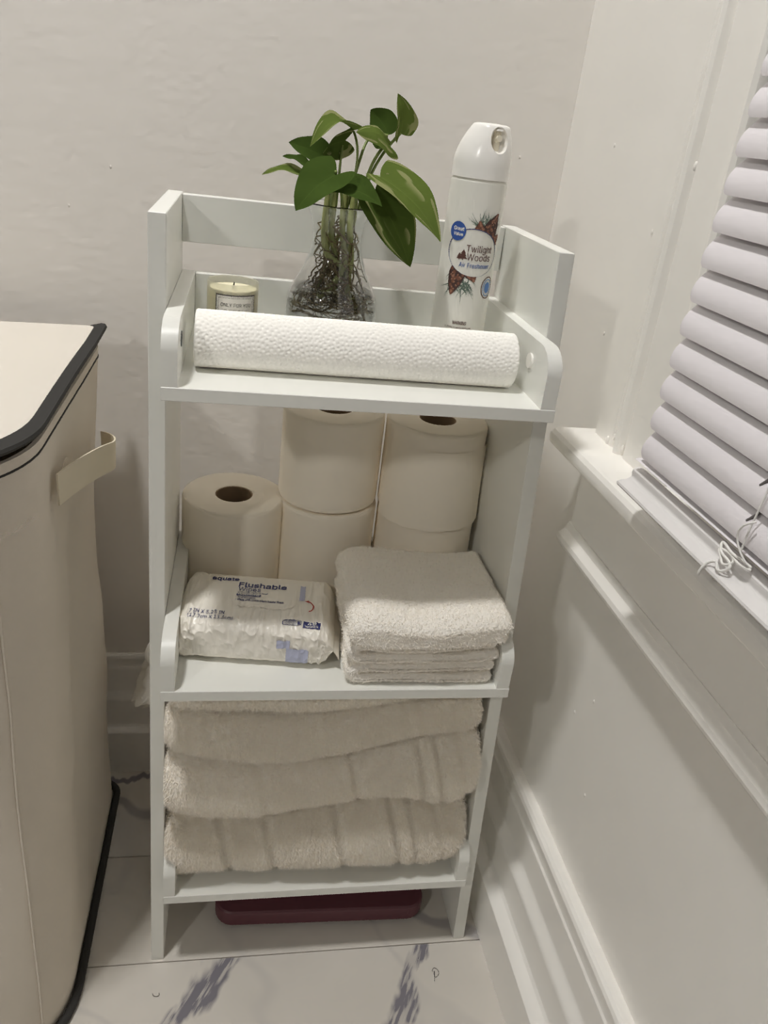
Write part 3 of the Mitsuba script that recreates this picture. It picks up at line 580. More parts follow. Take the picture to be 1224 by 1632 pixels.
# ---------------------------------------------------------------- pack of wipes
t = thing('wipes_pack', 'glossy white plastic pack of flushable wipes with navy lettering lying on the middle shelf', 'wipes')
PL, PW, PH = 0.162, 0.098, 0.0455
pang = -0.115; po = np.array([0.1000, 0.0375, Z2 + .0003])
def pack_pt(u, v, off=0.0):
    """u along the pack in [-.5,.5]; v around: 0..1 top from back to front, 1..2 front face down, 2..3 bottom, 3..4 back"""
    u, v = np.asarray(u, float), np.asarray(v, float)
    end = np.clip((np.abs(u) - .40) / .085, 0, 1); sq = 1 - end ** 2 * .90; sq = np.maximum(sq, .05)
    wi = 1 - .05 * end
    vv = v % 4; k = np.floor(vv); f = vv - k
    hx, hz = PW / 2, PH / 2
    ax_ = np.where(k == 0, -1 + 2 * f, np.where(k == 1, 1, np.where(k == 2, 1 - 2 * f, -1)))
    bz = np.where(k == 0, 1, np.where(k == 1, 1 - 2 * f, np.where(k == 2, -1, -1 + 2 * f)))
    e = 5.0; nrm = (np.abs(ax_) ** e + np.abs(bz) ** e) ** (1 / e); ax_, bz = ax_ / nrm, bz / nrm
    bul = 1 + .05 * (1 - ax_ ** 2) * (bz > 0)
    P = np.stack([u * PL, -ax_ * hx * wi, hz + (bz * bul) * hz * sq], -1)
    pq = np.stack([u * 9, v * 1.7, u * 0 + 3], -1)
    rid = 1 - 2 * np.abs(meshkit.noise(pq * [2.6, 2.2, 1], 5) - .5); rid2 = 1 - 2 * np.abs(meshkit.noise(pq * [5.5, 3.6, 1] + 7, 9) - .5)
    amp = .0004 + .0036 * np.clip((np.abs(u) - .29) / .2, 0, 1) + .0017 * (np.exp(-((vv - 1.15) / .5) ** 2))
    N = np.stack([u * 0, -ax_ ** 3, bz ** 3], -1); N /= np.linalg.norm(N, axis=-1, keepdims=True) + 1e-9
    dsp = amp * ((rid ** 3 - .45) + .5 * (rid2 ** 3 - .45)) * (1 - .75 * end) * (bz > -.9)
    P = P + N * (dsp + off)[..., None]
    P[..., 2] = np.maximum(P[..., 2], 0.0)
    c, s = math.cos(pang), math.sin(pang)
    return np.stack([po[0] + c * P[..., 0] - s * P[..., 1], po[1] + s * P[..., 0] + c * P[..., 1], po[2] + P[..., 2]], -1)
uu = np.linspace(-.485, .485, 190); vv = np.linspace(0, 4, 220, endpoint=False)
U, V = np.meshgrid(uu, vv, indexing='ij')
G = pack_pt(U, V)
capL, capR = G[0].mean(0), G[-1].mean(0)
m = mesh_of(G, close_v=True); v = np.vstack([m.vertices, capL, capR]); nv = len(vv); i = np.arange(nv); j = (i + 1) % nv; n0 = len(G) * nv
f = np.vstack([m.faces, np.c_[j, i, i * 0 + n0], np.c_[(len(uu) - 1) * nv + i, (len(uu) - 1) * nv + j, i * 0 + n0 + 1]])
part(t, 'film_body', outward(trimesh.Trimesh(v, f, process=False)), 'wipe_film', 40)
for sgn in (-1, 1):                                    # crimped seal at both ends
    b_ = np.linspace(-1, 1, 60); a_ = np.linspace(0, 1, 10); g = np.zeros((2, 10, 60, 3))
    for q, dz in ((0, .0005), (1, -.0005)):
        for i, a in enumerate(a_):
            xl = sgn * (PL * .478 + a * (.0135 if sgn < 0 else .0075)); yl = -b_ * PW / 2 * (.95 + .03 * a); zl = PH / 2 * (1 - .45 * a * (1 if sgn < 0 else .8)) + .0012 * np.sin(b_ * 70) * a + .0035 * np.sin(b_ * 5 + sgn) * a + dz
            c, s = math.cos(pang), math.sin(pang)
            g[q, i] = np.stack([po[0] + c * xl - s * yl, po[1] + s * xl + c * yl, po[2] + zl], -1)
    part(t, 'end_seal', cat([mesh_of(g[0]), mesh_of(g[1])]), 'wipe_film', 50, label='crimped end seal')
def onpack(mesh, off, edge=.003, ccx=0., ccy=0.):
    """flat mesh (x along the pack, y from back to front is negative) laid on the film; y = 0 is the back edge of the top, going down over the front"""
    mm = refine(mesh, edge); v = mm.vertices; u = v[:, 0] / PL; d = -v[:, 1]
    vq = np.where(d < PW, d / PW, 1 + (d - PW) / PH)
    return trimesh.Trimesh(pack_pt(u, vq, off + np.maximum(v[:, 2], 0)), mm.faces, process=False)
def rrect(x0, y0, x1, y1, r): return sbox(x0 + r, y0 + r, x1 - r, y1 - r).buffer(r)
part(t, 'reseal_label', onpack(flat_mesh(rrect(-.0240, -.069, .0385, -.0225, .012)), .0007), 'wipe_label', True, label='peel-back resealing label')
part(t, 'print_brand', onpack(txt('equate', .0074, True, -.0354, -.0225, .0272), .0005), 'ink_navy', label='navy lettering')
part(t, 'print_title', onpack(cat([txt('Flushable', .0084, True, -.0207, -.0345, .0482, anchor='l'), txt('Wipes', .0068, False, -.0203, -.0420, .0222, anchor='l')]), .0012), 'ink_navy')
part(t, 'print_details', onpack(cat([txt('for flushing one hand-sheet', .0022, False, -.0205, -.0455, .0300, anchor='l'), txt('- Hypoallergenic', .0030, False, -.0213, -.0545, .0195, anchor='l'), txt('- Made with 100% plant-based fibers', .0030, True, -.0213, -.0590, .0475, anchor='l'), flat_mesh(rrect(-.0210, -.0508, .0030, -.0470, .001))]), .0012), 'ink_navy')
part(t, 'print_band_text', onpack(txt('FRAGRANCE FREE', .0024, True, -.0090, -.0500, .0210), .0015), 'ink_white')
part(t, 'print_size', onpack(cat([txt('7 IN X 5.25 IN', .0056, False, -.0620, -.0830, .0335, anchor='l'), txt('(17.7cm X 13.3cm)', .0056, False, -.0620, -.0910, .0425, anchor='l')]), .0007), 'ink_navy')
part(t, 'print_count', onpack(flat_mesh(Polygon([(.0478, -.0850), (.0642, -.0872), (.0640, -.0985), (.0474, -.0968)])), .0008), 'ink_navy', label='navy count patch')
part(t, 'print_count_text', onpack(cat([txt('48', .0046, True, .0560, -.0912, .0086), txt('WIPES', .0036, True, .0558, -.0960, .0128)]), .0012), 'ink_white')
sealp = rrect(.0275, -.0935, .0458, -.0845, .0028)
part(t, 'print_badge', onpack(cat([flat_mesh(sealp.difference(sealp.buffer(-.0007))), txt('PLUMBER', .0020, True, .0352, -.0875, .0115), txt('APPROVED', .0018, False, .0352, -.0899, .0115), txt('SEPTIC SAFE', .0018, False, .0352, -.0922, .0115), flat_mesh(rrect(.0420, -.0918, .0444, -.0863, .0005))]), .0008), 'ink_navy')
arc = LineString([(.0500 + .0062 * math.cos(a), -.0600 + .0078 * math.sin(a)) for a in np.linspace(1.55, -1.2, 14)]).buffer(.0007)
arc = arc.union(Polygon([(.0475, -.0522), (.0510, -.0500), (.0512, -.0546)]))
part(t, 'print_arrow', onpack(flat_mesh(arc), .0006), 'ink_red', label='curved red arrow')
for k, sq in enumerate([sbox(.0415, -.0520, .0468, -.0245), sbox(.0240, -.1205, .0365, -.1120), sbox(.0335, -.1375, .0548, -.1205)]):
    part(t, 'print_square', onpack(flat_mesh(sq), .0009), 'ink_lilac', label='pale lilac printed square' if k == 0 else None)

# ---------------------------------------------------------------- terry displacement
def vert_normals(m): return np.array(trimesh.Trimesh(m.vertices, m.faces, process=False).vertex_normals)
def terry(m, amp=.0011, f=420, seed=1, low=.0012, flow=38):
    n = vert_normals(m); v = m.vertices
    d = amp * (meshkit.fbm(v * f, 2, seed) - .5) * 2 + low * (meshkit.fbm(v * flow, 2, seed + 5) - .5) * 2
    return trimesh.Trimesh(v + n * d[:, None], m.faces, process=False)
def pile(m, count, length, width, seed, sel=None, droop=.6):
    """short loops standing on the cloth: slim upright triangles, one mesh"""
    r = np.random.default_rng(seed); v, f = m.vertices, m.faces
    fi = np.arange(len(f)); 
    if sel is not None: fi = fi[sel(v[f].mean(1))]
    tri = v[f[fi]]; ar = np.linalg.norm(np.cross(tri[:, 1] - tri[:, 0], tri[:, 2] - tri[:, 0]), axis=1)
    pick = r.choice(len(fi), count, p=ar / ar.sum()); w = r.dirichlet([1, 1, 1], count)
    n = vert_normals(m); P = np.einsum('nk,nkd->nd', w, tri[pick]); N = n[f[fi[pick]]].mean(1)
    d = N + r.normal(0, .45, (count, 3)) + [0, 0, -droop * .5]; d /= np.linalg.norm(d, axis=1, keepdims=True)
    sd = np.cross(d, r.normal(0, 1, (count, 3))); sd /= np.linalg.norm(sd, axis=1, keepdims=True)
    L = length * r.uniform(.55, 1.2, count)[:, None]; P = P - N * .0004
    tip = P + d * L + sd * r.normal(0, .3, (count, 1)) * L; mid = P + d * L * .55
    V = np.stack([P - sd * width, P + sd * width, mid + sd * width * .8, mid - sd * width * .8, tip], 1).reshape(-1, 3); i = np.arange(count)[:, None] * 5
    F = np.vstack([i + [0, 1, 2], i + [0, 2, 3], i + [3, 2, 4]])
    return trimesh.Trimesh(V, F, process=False)

# ---------------------------------------------------------------- bath towels on the bottom board
bz = [([.014, .03, .113, .20, .25, .34], [.384, .372, .3625, .3735, .3855, .397]),
      ([.014, .024, .115, .18, .25, .335], [.326, .321, .306, .3095, .3235, .3405]),
      ([.014, .027, .114, .163, .265, .31, .348], [.239, .235, .2205, .2295, .244, .2285, .243])]
bf = [PchipInterpolator(x, z, extrapolate=True) for x, z in bz]
topz = lambda x: 0 * x + Z2 - TB - .002
botz = lambda x: 0 * x + Z3 + .0015
bounds = [topz] + bf + [botz]
spec = [('topmost bath towel of the stack, mostly hidden by the board above', .0165, .335, -.012, 21), ('second bath towel from the top of the stack, with a smooth rounded front fold', .0150, .337, -.016, 22),
        ('third bath towel from the top of the stack, wrinkled towards its right end', .0150, .345, -.018, 23), ('bottom bath towel of the stack, resting on the bottom board', .0150, .349, -.009, 24)]
creases = [[(.30, 5, .0025)], [(.275, 5, .0022), (.06, 6, .0014), (.31, 4, .0018)], [(.115, 5, .0028), (.212, 5, .0045), (.285, 5, .0060), (.305, 4, .0060), (.33, 4, .003)], [(.078, 5, .0050), (.128, 5, .0055), (.205, 5, .0060), (.268, 5, .0070), (.29, 4, .0065), (.32, 4, .003)]]
for k, (lab_, x0, x1, yf, seed) in enumerate(spec):
    t = thing('bath_towel', 'white ' + lab_, 'towel', 'bath towels on the bottom shelf')
    ft, fb = bounds[k], bounds[k + 1]
    yb = .150
    xs = np.linspace(x0, x1, 230); nv = 190; ph = np.linspace(0, 2 * np.pi, nv, endpoint=False)
    G = np.zeros((len(xs), nv, 3))
    for i, x in enumerate(xs):
        zt, zb = float(ft(np.array(x))) - .0008, float(fb(np.array(x))) + .0008
        e = min((x - x0), (x1 - x)) / .014; e = math.sqrt(max(0., 1 - (1 - min(1, e)) ** 2)); e = .25 + .75 * e
        h = (zt - zb) / 2 * (0.55 + .45 * e); zc = (zt + zb) / 2 - (.006 if k > 0 and i > 200 else 0) * 0
        yfx = yf + .010 * (1 - e) + .004 * math.sin(x * 21 + k * 2)
        hy = (yb - yfx) / 2; yc = (yb + yfx) / 2
        # rounded slab: a stadium with radius h
        rr_ = min(h, hy); L = hy - rr_; per = 4 * L + 2 * np.pi * rr_
        s = ph / (2 * np.pi) * per
        yy = np.empty(nv); zq = np.empty(nv)
        # start at front middle, going up
        q = np.pi * rr_ / 2
        for j, sv in enumerate(s):
            if sv < q: a = sv / rr_; yy[j], zq[j] = -L - rr_ * math.cos(a), rr_ * math.sin(a)
            elif sv < q + 2 * L: yy[j], zq[j] = -L + (sv - q), rr_
            elif sv < 3 * q + 2 * L: a = (sv - q - 2 * L) / rr_; yy[j], zq[j] = L + rr_ * math.sin(a), rr_ * math.cos(a)
            elif sv < 3 * q + 4 * L: yy[j], zq[j] = L - (sv - 3 * q - 2 * L), -rr_
            else: a = (sv - 3 * q - 4 * L) / rr_; yy[j], zq[j] = -L - rr_ * math.sin(a), -rr_ * math.cos(a)
        fl = np.clip(np.abs(zq) / rr_, 0, 1); sag = -.10 * rr_ * (1 - fl)
        G[i, :, 0], G[i, :, 1], G[i, :, 2] = x, yc + yy + .0, zc + zq * (h / rr_) + sag
        fm = np.clip((-(yy) - L * .2) / (hy * .6), 0, 1)
        for cxx, wmm, dep in creases[k]:
            slant = (G[i, :, 2] - zc) * .25
            G[i, :, 1] += dep * fm * np.exp(-((x + slant - cxx) / (wmm * .0009)) ** 2)
    m = mesh_of(G, close_v=True); v = np.vstack([m.vertices, G[0].mean(0), G[-1].mean(0)]); i = np.arange(nv); j = (i + 1) % nv; n0 = len(xs) * nv
    m = outward(trimesh.Trimesh(v, np.vstack([m.faces, np.c_[j, i, i * 0 + n0][:, ::-1], np.c_[n0 - nv + i, n0 - nv + j, i * 0 + n0 + 1][:, ::-1]]), process=False))
    m = terry(m, .0016, 300, seed, .0018, 34)
    v = m.vertices.copy(); v[:, 2] = np.maximum(v[:, 2], Z3 + .0008); v[:, 0] = np.clip(v[:, 0], TH + .0006, W + LEAN * v[:, 2] / H - TH - .0008)
    lim = v[:, 2] < Z3 + .052; v[lim, 0] = np.clip(v[lim, 0], TH + .0136, W - TH - .0200)
    v[:, 2] = np.minimum(v[:, 2], Z2 - TB - .0006); m = trimesh.Trimesh(v, m.faces, process=False)
    part(t, 'folded_cloth', m, 'terry', True)
    long_ = .0068 if k == 3 else .0052
    fz = pile(m, 48000 if k else 20000, long_, .00040, seed, lambda c: c[:, 1] < .03)
    v = fz.vertices; v[:, 2] = np.clip(v[:, 2], Z3 + .0004, Z2 - TB - .0004); lo = TH + .0004; v[:, 0] = np.clip(v[:, 0], lo, W + LEAN * v[:, 2] / H - TH - .0006)
    part(t, 'pile', trimesh.Trimesh(v, fz.faces, process=False), 'terry_pile', False, label='fluffy terry pile', stuff=True)

# ---------------------------------------------------------------- folded washcloths on the middle board
def ribbon(path, th, y0, y1, yfun=None, nx=420, ny=64, seed=1, endr=.004):
    """a cloth strip: centre line in (x, z), thickness th, extruded along y with rounded ends"""
    poly = LineString(path).buffer(th / 2, 16); poly = poly.buffer(-.0007).buffer(.0007); bd = poly.exterior
    P = np.array([bd.interpolate(q, normalized=True).coords[0] for q in np.linspace(0, 1, nx, endpoint=False)])
    tg = np.roll(P, -1, 0) - np.roll(P, 1, 0); nr = np.c_[tg[:, 1], -tg[:, 0]]; nr /= np.linalg.norm(nr, axis=1, keepdims=True)
    if not bd.is_ccw: nr = -nr
    yy = np.linspace(0, 1, ny); G = np.zeros((ny, nx, 3))
    for i, q in enumerate(yy):
        d = min(q, 1 - q) * (y1 - y0); ins = endr * (1 - math.sqrt(max(0, 1 - (1 - min(1, d / endr)) ** 2)))
        X = P - nr * min(ins, th * .42)
        G[i] = np.stack([X[:, 0], np.full(nx, y0 + q * (y1 - y0)), X[:, 1]], -1)
    tri = trimesh.creation.triangulate_polygon(Polygon(P - nr * min(endr, th * .42)).buffer(0), engine='earcut')
    m = mesh_of(G, close_v=True); caps = []
    for yv in (y0, y1): caps.append(trimesh.Trimesh(np.c_[tri[0][:, 0], np.full(len(tri[0]), yv), tri[0][:, 1]], tri[1], process=False))
    return m, caps
z0 = Z2 + .0008
def smooth_path(p, n=60):
    p = np.array(p); s = np.r_[0, np.cumsum(np.linalg.norm(np.diff(p, axis=0), axis=1))]; return CubicSpline(s, p)(np.linspace(0, s[-1], n))
def washcloth(label, path, th, y0, y1, seed, shape=None, hem=None):
    t = thing('washcloth', label, 'washcloth', 'folded washcloths on the middle shelf')
    m, caps = ribbon(smooth_path(path), th, y0, y1, seed=seed)
    cc_ = []
    for c_, sg in zip(caps, (-1, 1)):
        c_ = refine(c_, .005)
        if c_.face_normals[:, 1].mean() * sg < 0: c_ = trimesh.Trimesh(c_.vertices, c_.faces[:, ::-1], process=False)
        cc_.append(c_)
    m = cat([outward(m)] + cc_); m.merge_vertices()
    v = m.vertices.copy()
    if shape: v = shape(v)
    m = terry(trimesh.Trimesh(v, m.faces, process=False), .0010, 480, seed, .0011, 45)
    v = m.vertices.copy(); v[:, 2] = np.maximum(v[:, 2], Z2 + .0006); m = trimesh.Trimesh(v, m.faces, process=False)
    part(t, 'folded_cloth', m, 'terry', True)
    fz = pile(m, 26000, .0027, .00034, seed + 50, lambda c: c[:, 1] < .09, .3); v = fz.vertices; v[:, 2] = np.maximum(v[:, 2], Z2 + .0003)
    part(t, 'pile', trimesh.Trimesh(v, fz.faces, process=False), 'terry_pile', False, label='short terry loops', stuff=True)
    return t
def tiltl(v):
    v = v.copy(); v[:, 2] += .004 * np.clip((v[:, 0] - .29) / .04, 0, 1) * np.clip((v[:, 2] - Z2) / .03, 0, 1); return v
washcloth('white folded washcloth at the bottom of its stack on the middle shelf', [(.324, z0 + .0055), (.26, z0 + .0050), (.205, z0 + .0050), (.1905, z0 + .0075), (.1878, z0 + .0120), (.1930, z0 + .0165), (.210, z0 + .0180), (.26, z0 + .0172), (.324, z0 + .0180)], .0098, -.041, .085, 31, tiltl)
washcloth('white folded washcloth in the middle of its stack, its looped left fold showing', [(.326, z0 + .0305), (.26, z0 + .0290), (.208, z0 + .0290), (.1905, z0 + .0320), (.1870, z0 + .0370), (.1915, z0 + .0420), (.210, z0 + .0430), (.26, z0 + .0415), (.323, z0 + .0445)], .0102, -.043, .088, 32, tiltl)
def top_shape(v):
    v = v.copy(); x, y, z = v.T.copy()
    f = np.clip((-.030 - y) / .022, 0, 1); up = np.clip((z - (z0 + .048)) / .03, 0, 1)
    v[:, 2] -= up * .010 * f ** 2
    v[:, 2] += .0035 * np.sin((x - .20) * 38) * np.clip((y + .0) / .08, -.2, 1)
    v[:, 2] -= .0035 * np.exp(-((x - .250) / .035) ** 2) * up
    v[:, 1] -= .002 * np.sin((x - .19) * 22); v[:, 1] += .003 * np.clip((x - .30) / .03, 0, 1)
    return v
tw = washcloth('white folded washcloth on top of its stack beside the wipes pack', [(.328, z0 + .0560), (.26, z0 + .0535), (.205, z0 + .0535), (.1925, z0 + .0570), (.1900, z0 + .0625), (.1960, z0 + .0680), (.210, z0 + .0690), (.26, z0 + .0665), (.331, z0 + .0690)], .0155, -.048, .092, 33, top_shape)

# ---------------------------------------------------------------- bathroom scale under the shelf
t = thing('bathroom_scale', 'dark red bathroom scale lying on the floor under the bottom shelf', 'scale')
pl = rrect(.0735, .0265, .3340, .2500, .022)
rows = [(-.004, .0085), (-.0012, .0095), (0, .0125), (0, .0270), (-.0008, .0295), (-.0030, .0310)]
sl = []
for ins, z in rows:
    bq = pl.buffer(ins) if ins else pl; e = bq.exterior; P = np.array([e.interpolate(q, normalized=True).coords[0] for q in np.linspace(0, 1, 160, endpoint=False)]); sl.append(np.c_[P, np.full(160, z)])
sl = [np.tile([.2, .138, .0085], (160, 1)) + (sl[0] - [.2, .138, .0085]) * .001] + sl + [np.tile([.2, .138, .0310], (160, 1)) + (sl[-1] - [.2, .138, .0310]) * .001]
m = mesh_of(np.array(sl), close_v=True); part(t, 'platform', rot_z(outward(m), -.03, np.array([.2, .138, 0])), 'scale_red', 25)
for fx, fy in ((.108, .050), (.298, .047), (.108, .225), (.298, .225)):
    part(t, 'foot', closed_lathe([(0, 0.0002), (.012, .0002), (.013, .002), (.013, .0088), (0, .0088)], 28, (fx, fy, 0)), 'rubber_black', 30, label='round black foot')

# ---------------------------------------------------------------- laundry hamper
t = thing('laundry_hamper', 'tall cream canvas laundry hamper with black-edged lid standing left of the shelf unit', 'laundry hamper')
HX0, HX1, HY0, HY1 = -0.480, -0.078, -0.125, 0.268
def ring(ins, z, corner_f, corner_b, n=320, bulge=None):
    """rounded rectangle, front corners with a bigger radius than the back ones"""
    x0, x1, y0, y1 = HX0 + ins, HX1 - ins, HY0 + ins, HY1 - ins
    cs = [(x1 - corner_b, y1 - corner_b, corner_b, 0), (x0 + corner_b, y1 - corner_b, corner_b, 90), (x0 + corner_f, y0 + corner_f, corner_f, 180), (x1 - corner_f, y0 + corner_f, corner_f, 270)]
    pts = []
    for cx_, cy_, r_, a_ in cs:
        for a in np.radians(np.linspace(a_, a_ + 90, 14)): pts.append((cx_ + r_ * math.cos(a), cy_ + r_ * math.sin(a)))
    e = Polygon(pts).exterior; return np.c_[np.array([e.interpolate(q, normalized=True).coords[0] for q in np.linspace(0, 1, n, endpoint=False)]), np.full(n, z)]
zz = np.linspace(0.002, .664, 130); rows = []
for z in zz:
    u = z / .664; w = ring(.002, z, .105, .022)
    cen = np.array([(HX0 + HX1) / 2, (HY0 + HY1) / 2])
    d = w[:, :2] - cen; nd = d / np.linalg.norm(d, axis=1, keepdims=True)
    k = np.arange(len(w)) / len(w)
    soft = math.sin(math.pi * u)
    P3 = np.c_[w[:, :2] * 6.0, np.full(len(w), z * 4.5)]
    dis = -.012 * soft * (.25 + .75 * u) + .016 * soft * (meshkit.fbm(P3, 3, 3) - .5) + .012 * (meshkit.fbm(np.c_[w[:, :2] * 13, np.full(len(w), z * 3.0 + 4)], 2, 8) - .5) * min(1, soft * 2)
    fold = .006 * soft * np.exp(-((w[:, 1] - (.03 + .10 * u)) / .018) ** 2) * (w[:, 0] > -.15)
    rows.append(np.c_[w[:, :2] + nd * (dis - fold)[:, None], w[:, 2]])
bot = rows[0].mean(0); rows = [bot + (rows[0] - bot) * .001] + rows
ri = ring(.006, .664, .10, .02); rows += [ri, np.c_[ri[:, :2], np.full(len(ri), .60)]]
m = mesh_of(np.array(rows), close_v=True); part(t, 'body', outward(m), 'canvas', 40, label='cream canvas body')
def edge_tube(pts, r, closed=True, sides=8):
    p = np.vstack([pts, pts[:1]]) if closed else pts; return tube(p, r, sides, cap=not closed)
part(t, 'base_piping', tube(np.vstack([ring(-.0035, .0052, .105, .022), ring(-.0035, .0052, .105, .022)[:2]]), .0048, 10), 'black_trim', True, label='black piping around the base')
rim = rows[128] + (rows[128].mean(0) - rows[128]) * [.0005, .0005, 0]; part(t, 'rim_piping', tube(np.vstack([rim, rim[:2]]), .0011, 6), 'black_trim', True)
# corner seam
sm_ = []
for i, u in enumerate(np.linspace(.02, .97, 60)):
    row = rows[1 + int(u * 129)]; q = np.argmin((row[:, 0] + .0965) ** 2 + (row[:, 1] + .085) ** 2); sm_.append(row[q] + [.0008, -.0008, 0])
part(t, 'side_seam', tube(np.array(sm_), .0011, 6), 'canvas', True)
# lid: a slightly warped board bound with black tape
lz = lambda x, y: .680 + .004 * np.sin((x + .48) * 5) * 0 - .006 * np.clip((y - .20) / .07, 0, 1) * np.clip((x + .20) / .12, 0, 1) * -.6 + .0015 * np.sin(y * 14)
def lid_ring(ins, dz): w = ring(-.0045 + ins, 0, .100, .006); w[:, 2] = lz(w[:, 0], w[:, 1]) + dz; return w
lr = [lid_ring(.012, -.0035), lid_ring(.001, -.0035), lid_ring(.0, -.001), lid_ring(.001, .0015), lid_ring(.012, .0015)]
cl = lambda w: np.c_[np.tile([(HX0 + HX1) / 2, (HY0 + HY1) / 2], (len(w), 1)), np.full(len(w), .0)] 
def fan(w, dz):
    out = []
    for f_ in (1, .8, .55, .3, .001):
        c_ = np.array([(HX0 + HX1) / 2, (HY0 + HY1) / 2]); q = c_ + (w[:, :2] - c_) * f_; out.append(np.c_[q, lz(q[:, 0], q[:, 1]) + dz])
    return out
m = mesh_of(np.array(fan(lid_ring(.011, 0), -.003)[::-1] + fan(lid_ring(.011, 0), .001)), close_v=True); part(t, 'lid', outward(m), 'canvas_lid', 40, label='cream flat lid')
# black binding everywhere but along the hinge side at the back
a_ = np.array(lr); mid = a_[2]; keepm = ~((mid[:, 1] > HY1 - .004) & (mid[:, 0] < HX1 - .006))
idx = np.where(keepm)[0]; st_ = idx[np.where(np.diff(np.r_[idx[-1] - len(mid), idx]) > 1)[0]]
order = [(st_[0] + q) % len(mid) for q in range(len(idx))] if len(st_) else idx
part(t, 'lid_binding', mesh_of(a_[:, order]), 'black_trim', 40, label='black tape binding of the lid')
def strap(P, wd, th_, tilt, n=40):
    P = np.array(P); s = np.r_[0, np.cumsum(np.linalg.norm(np.diff(P, axis=0), axis=1))]; q = CubicSpline(s, P)(np.linspace(0, s[-1], n)); tg = np.gradient(q, axis=0); tg /= np.linalg.norm(tg, axis=1, keepdims=True)
    up = np.array(tilt, float) - tg * (tg @ np.array(tilt, float))[:, None]; up /= np.linalg.norm(up, axis=1, keepdims=True); nr = np.cross(tg, up)
    c = [(-1, -1), (1, -1), (1, 1), (-1, 1)]; g = np.stack([q + up * wd / 2 * a + nr * th_ / 2 * b for a, b in c], 1)
    mm = mesh_of(g, close_v=True); v = mm.vertices; F = np.vstack([mm.faces, [[0, 1, 2], [0, 2, 3]], [[len(v) - 4, len(v) - 2, len(v) - 3], [len(v) - 4, len(v) - 1, len(v) - 2]]]); return outward(trimesh.Trimesh(v, F, process=False))
part(t, 'handle_strap', strap([(-.0765, .010, .6035), (-.0710, .030, .6030), (-.0610, .075, .5970), (-.0540, .125, .5845), (-.0530, .165, .5725), (-.0600, .195, .5660), (-.0740, .214, .5620)], .030, .0016, (0, .1, 1)), 'strap_cream', 40, label='cream carrying strap')

# ---------------------------------------------------------------- crumpled bag behind the shelf's left panel
t = thing('plastic_bag', 'crumpled white plastic bag peeking out behind the left panel of the shelf unit', 'plastic bag')
b = trimesh.creation.icosphere(5, 1.0); v = b.vertices.copy(); d = 1 + .55 * (meshkit.fbm(v * 2.2 + 4, 3, 6) - .5) + .38 * np.abs(meshkit.fbm(v * 4.5, 2, 2) - .5)
v = v * d[:, None] * [.034, .068, .058]; v[:, 0] -= .030 * np.clip((-v[:, 2] - .005) / .04, 0, 1) * (v[:, 0] < .01); v[:, 1] = np.clip(v[:, 1], -.064, .064); v += [.0115, .2335, .2580]
bag = trimesh.Trimesh(v, b.faces, process=False); part(t, 'crumpled_film', bag, 'bag_film', 30)
part(t, 'loop_handle', tube([(.000, .222, .300), (-.012, .212, .305), (-.024, .204, .295), (-.0255, .202, .280), (-.016, .210, .265), (.000, .222, .268)], .0028, 8, samples=26), 'bag_film', True)

# ---------------------------------------------------------------- window blind
t = thing('window_blind', 'white closed horizontal blind hanging in front of the window', 'window blind')
bn = lambda z: .0615 - .0500 * (z - .70)                   # the blind hangs slightly forward at the bottom
BS0, BS1, PITCH = .4085, 1.10, .02455
tilt = math.atan(.05)
def slat(zc):
    w = .0142; prof_ = []
    for a in np.linspace(-1, 1, 15): prof_.append((.0048 * (1 - a * a) - .0066 * a, a * w))       # convex to the room, bottom edge proud
    up = prof_; dn = [(n_ - .0007, z_) for n_, z_ in prof_][::-1]
    ring_ = np.array(up + dn); q = .0022
    S = [BS0 - .0004 + q * .9, BS0 + q * .3, BS0 + q, BS1 - q, BS1]; rows = []
    for s_ in (BS0, BS0 + .0012, BS0 + .0035, BS1 - .0035, BS1 - .0012, BS1):
        e_ = min(s_ - BS0, BS1 - s_); k_ = 1 if e_ > .003 else (.93 if e_ > .001 else .84)
        rows.append(np.c_[np.full(len(ring_), s_), bn(zc) - .004 + ring_[:, 0], zc + ring_[:, 1] * k_])
    g = np.array(rows); mm = mesh_of(g, close_v=True); nn_ = len(ring_); F = [mm.faces]
    for base in (0, (len(rows) - 1) * nn_):
        k_ = np.arange(14); F.append(np.vstack([np.c_[base + k_, base + k_ + 1, base + nn_ - 2 - k_], np.c_[base + k_, base + nn_ - 2 - k_, base + nn_ - 1 - k_]]))
    return to_wall(trimesh.Trimesh(g.reshape(-1, 3), np.vstack(F), process=False))
zs0 = .7242
for i in range(49):
    part(t, 'slat', slat(zs0 + i * PITCH), 'slat_white', 40)
br = [(.0490, .6850), (.0490, .6930), (.0510, .6955), (.0545, .6968), (.0580, .6962), (.0602, .6945), (.0606, .6922), (.0600, .6900), (.0603, .6885), (.0618, .6870), (.0650, .6858), (.0690, .6852), (.0712, .6842), (.0718, .6825), (.0708, .6810), (.0690, .6803), (.0530, .6803), (.0500, .6815)]
part(t, 'bottom_rail', to_wall(extrude(Polygon(br), .3985, 1.104, (1, 2, 0))), 'rail_white', 40, label='moulded bottom rail')
part(t, 'folded_slat', to_wall(extrude(Polygon([(.0455, .7035), (.0605, .7040), (.0628, .7052), (.0605, .7064), (.0455, .7060)]), BS0 - .006, BS1, (1, 2, 0))), 'slat_white', 40)
part(t, 'head_rail', sbx(.360, 1.10, -.020, .026, 1.900, 1.945, .003), 'slat_white')
CS = .549
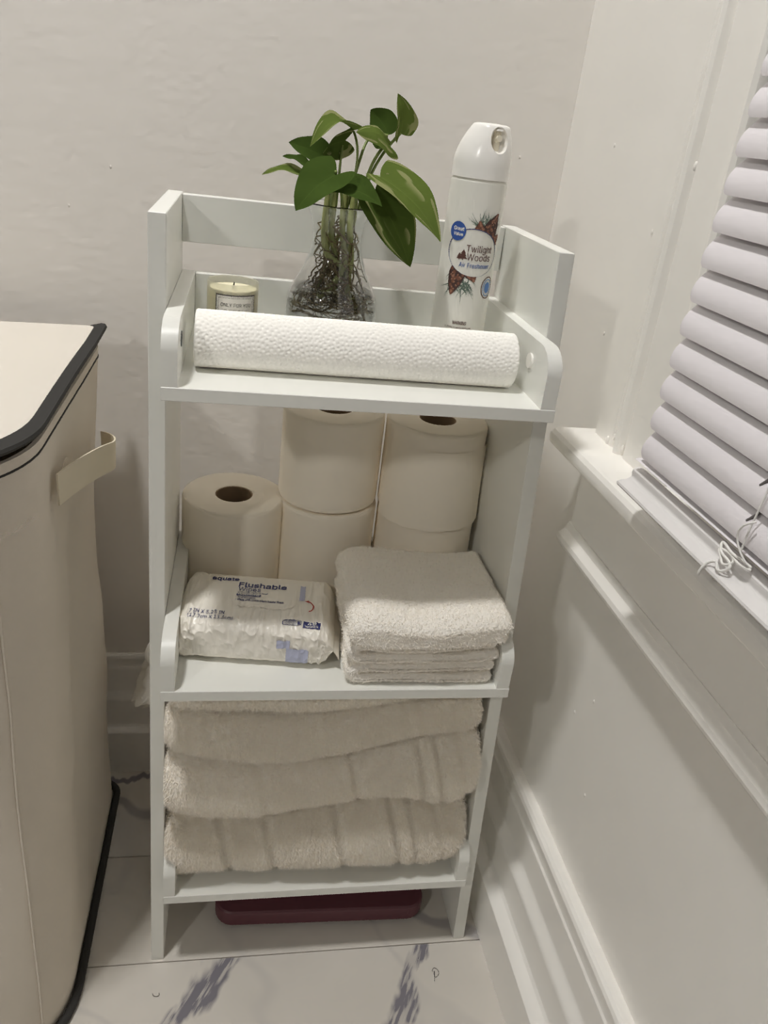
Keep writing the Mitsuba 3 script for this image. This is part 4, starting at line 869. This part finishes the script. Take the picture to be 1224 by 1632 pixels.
for sc in (CS, .93):
    for i in range(2, 49) if False else range(0, 49):
        zc = zs0 + i * PITCH
        if i > 14 and sc > .6: continue
        n_ = bn(zc); part(t, 'cord_slot', to_wall(tube([(sc - .007, n_ + .0006, zc - .0005), (sc - .0035, n_ - .0006, zc + .0045), (sc, n_ - .0022, zc + .0095)], .0010, 6)), 'slot_dark', True)
    zz = np.linspace(.706, 1.90, 60); part(t, 'lift_cord', to_wall(tube(np.c_[np.full(60, sc + .004) + .0015 * np.sin(zz * 60), bn(zz) + .0042 + .0008 * np.sin(zz * 37), zz], .0007, 6)), 'cord_white', True)
part(t, 'cord_loop', to_wall(tube([(CS + .007, .0655, .7300), (CS + .004, .0690, .7270), (CS - .001, .0690, .7170), (CS + .002, .0675, .7090), (CS + .0065, .0660, .7045), (CS + .010, .0640, .7015)], .0007, 6, samples=40)), 'cord_white', True)
kn = [(CS + .011, .0615, .7000), (CS + .002, .0640, .7010), (CS - .012, .0630, .7005), (CS - .021, .0620, .7000), (CS - .018, .0640, .6975), (CS - .008, .0660, .6960), (CS - .001, .0670, .6935), (CS - .003, .0690, .6895), (CS - .008, .0700, .6880), (CS - .012, .0690, .6905), (CS - .0155, .0700, .6890), (CS - .018, .0735, .6830), (CS - .0190, .0738, .6770)]
part(t, 'knotted_cord', to_wall(tube(kn, .0010, 7, samples=110)), 'cord_white', True, label='knotted end of the lift cord')
kn2 = [(CS + .012, .0620, .6990), (CS + .004, .0650, .6985), (CS - .010, .0635, .6985), (CS - .019, .0640, .6965), (CS - .012, .0665, .6935), (CS - .006, .0680, .6925), (CS - .002, .0660, .6955), (CS - .005, .0640, .6985)]
part(t, 'knotted_cord', to_wall(tube(kn2, .0009, 7, samples=80)), 'cord_white', True)

# ---------------------------------------------------------------- stray hairs on the floor
for P, lab_ in [([(.331, -.040, .0006), (.3345, -.036, .0008), (.338, -.039, .0006), (.337, -.045, .0008), (.333, -.047, .0006), (.3325, -.043, .0008), (.331, -.052, .0006)], 'small curled dark hair on the floor tile near the right baseboard'),
             ([(.006, -.040, .0006), (.010, -.044, .0010), (.013, -.043, .0008), (.0125, -.040, .0006)], 'tiny dark lint curl on the floor tile in front of the left panel')]:
    t = key_for('stray_hair'); labels[t] = {'label': lab_, 'category': 'hair'}
    scene[t] = ply(tube(P, .00028, 5, samples=40), 'hair_dark', True)
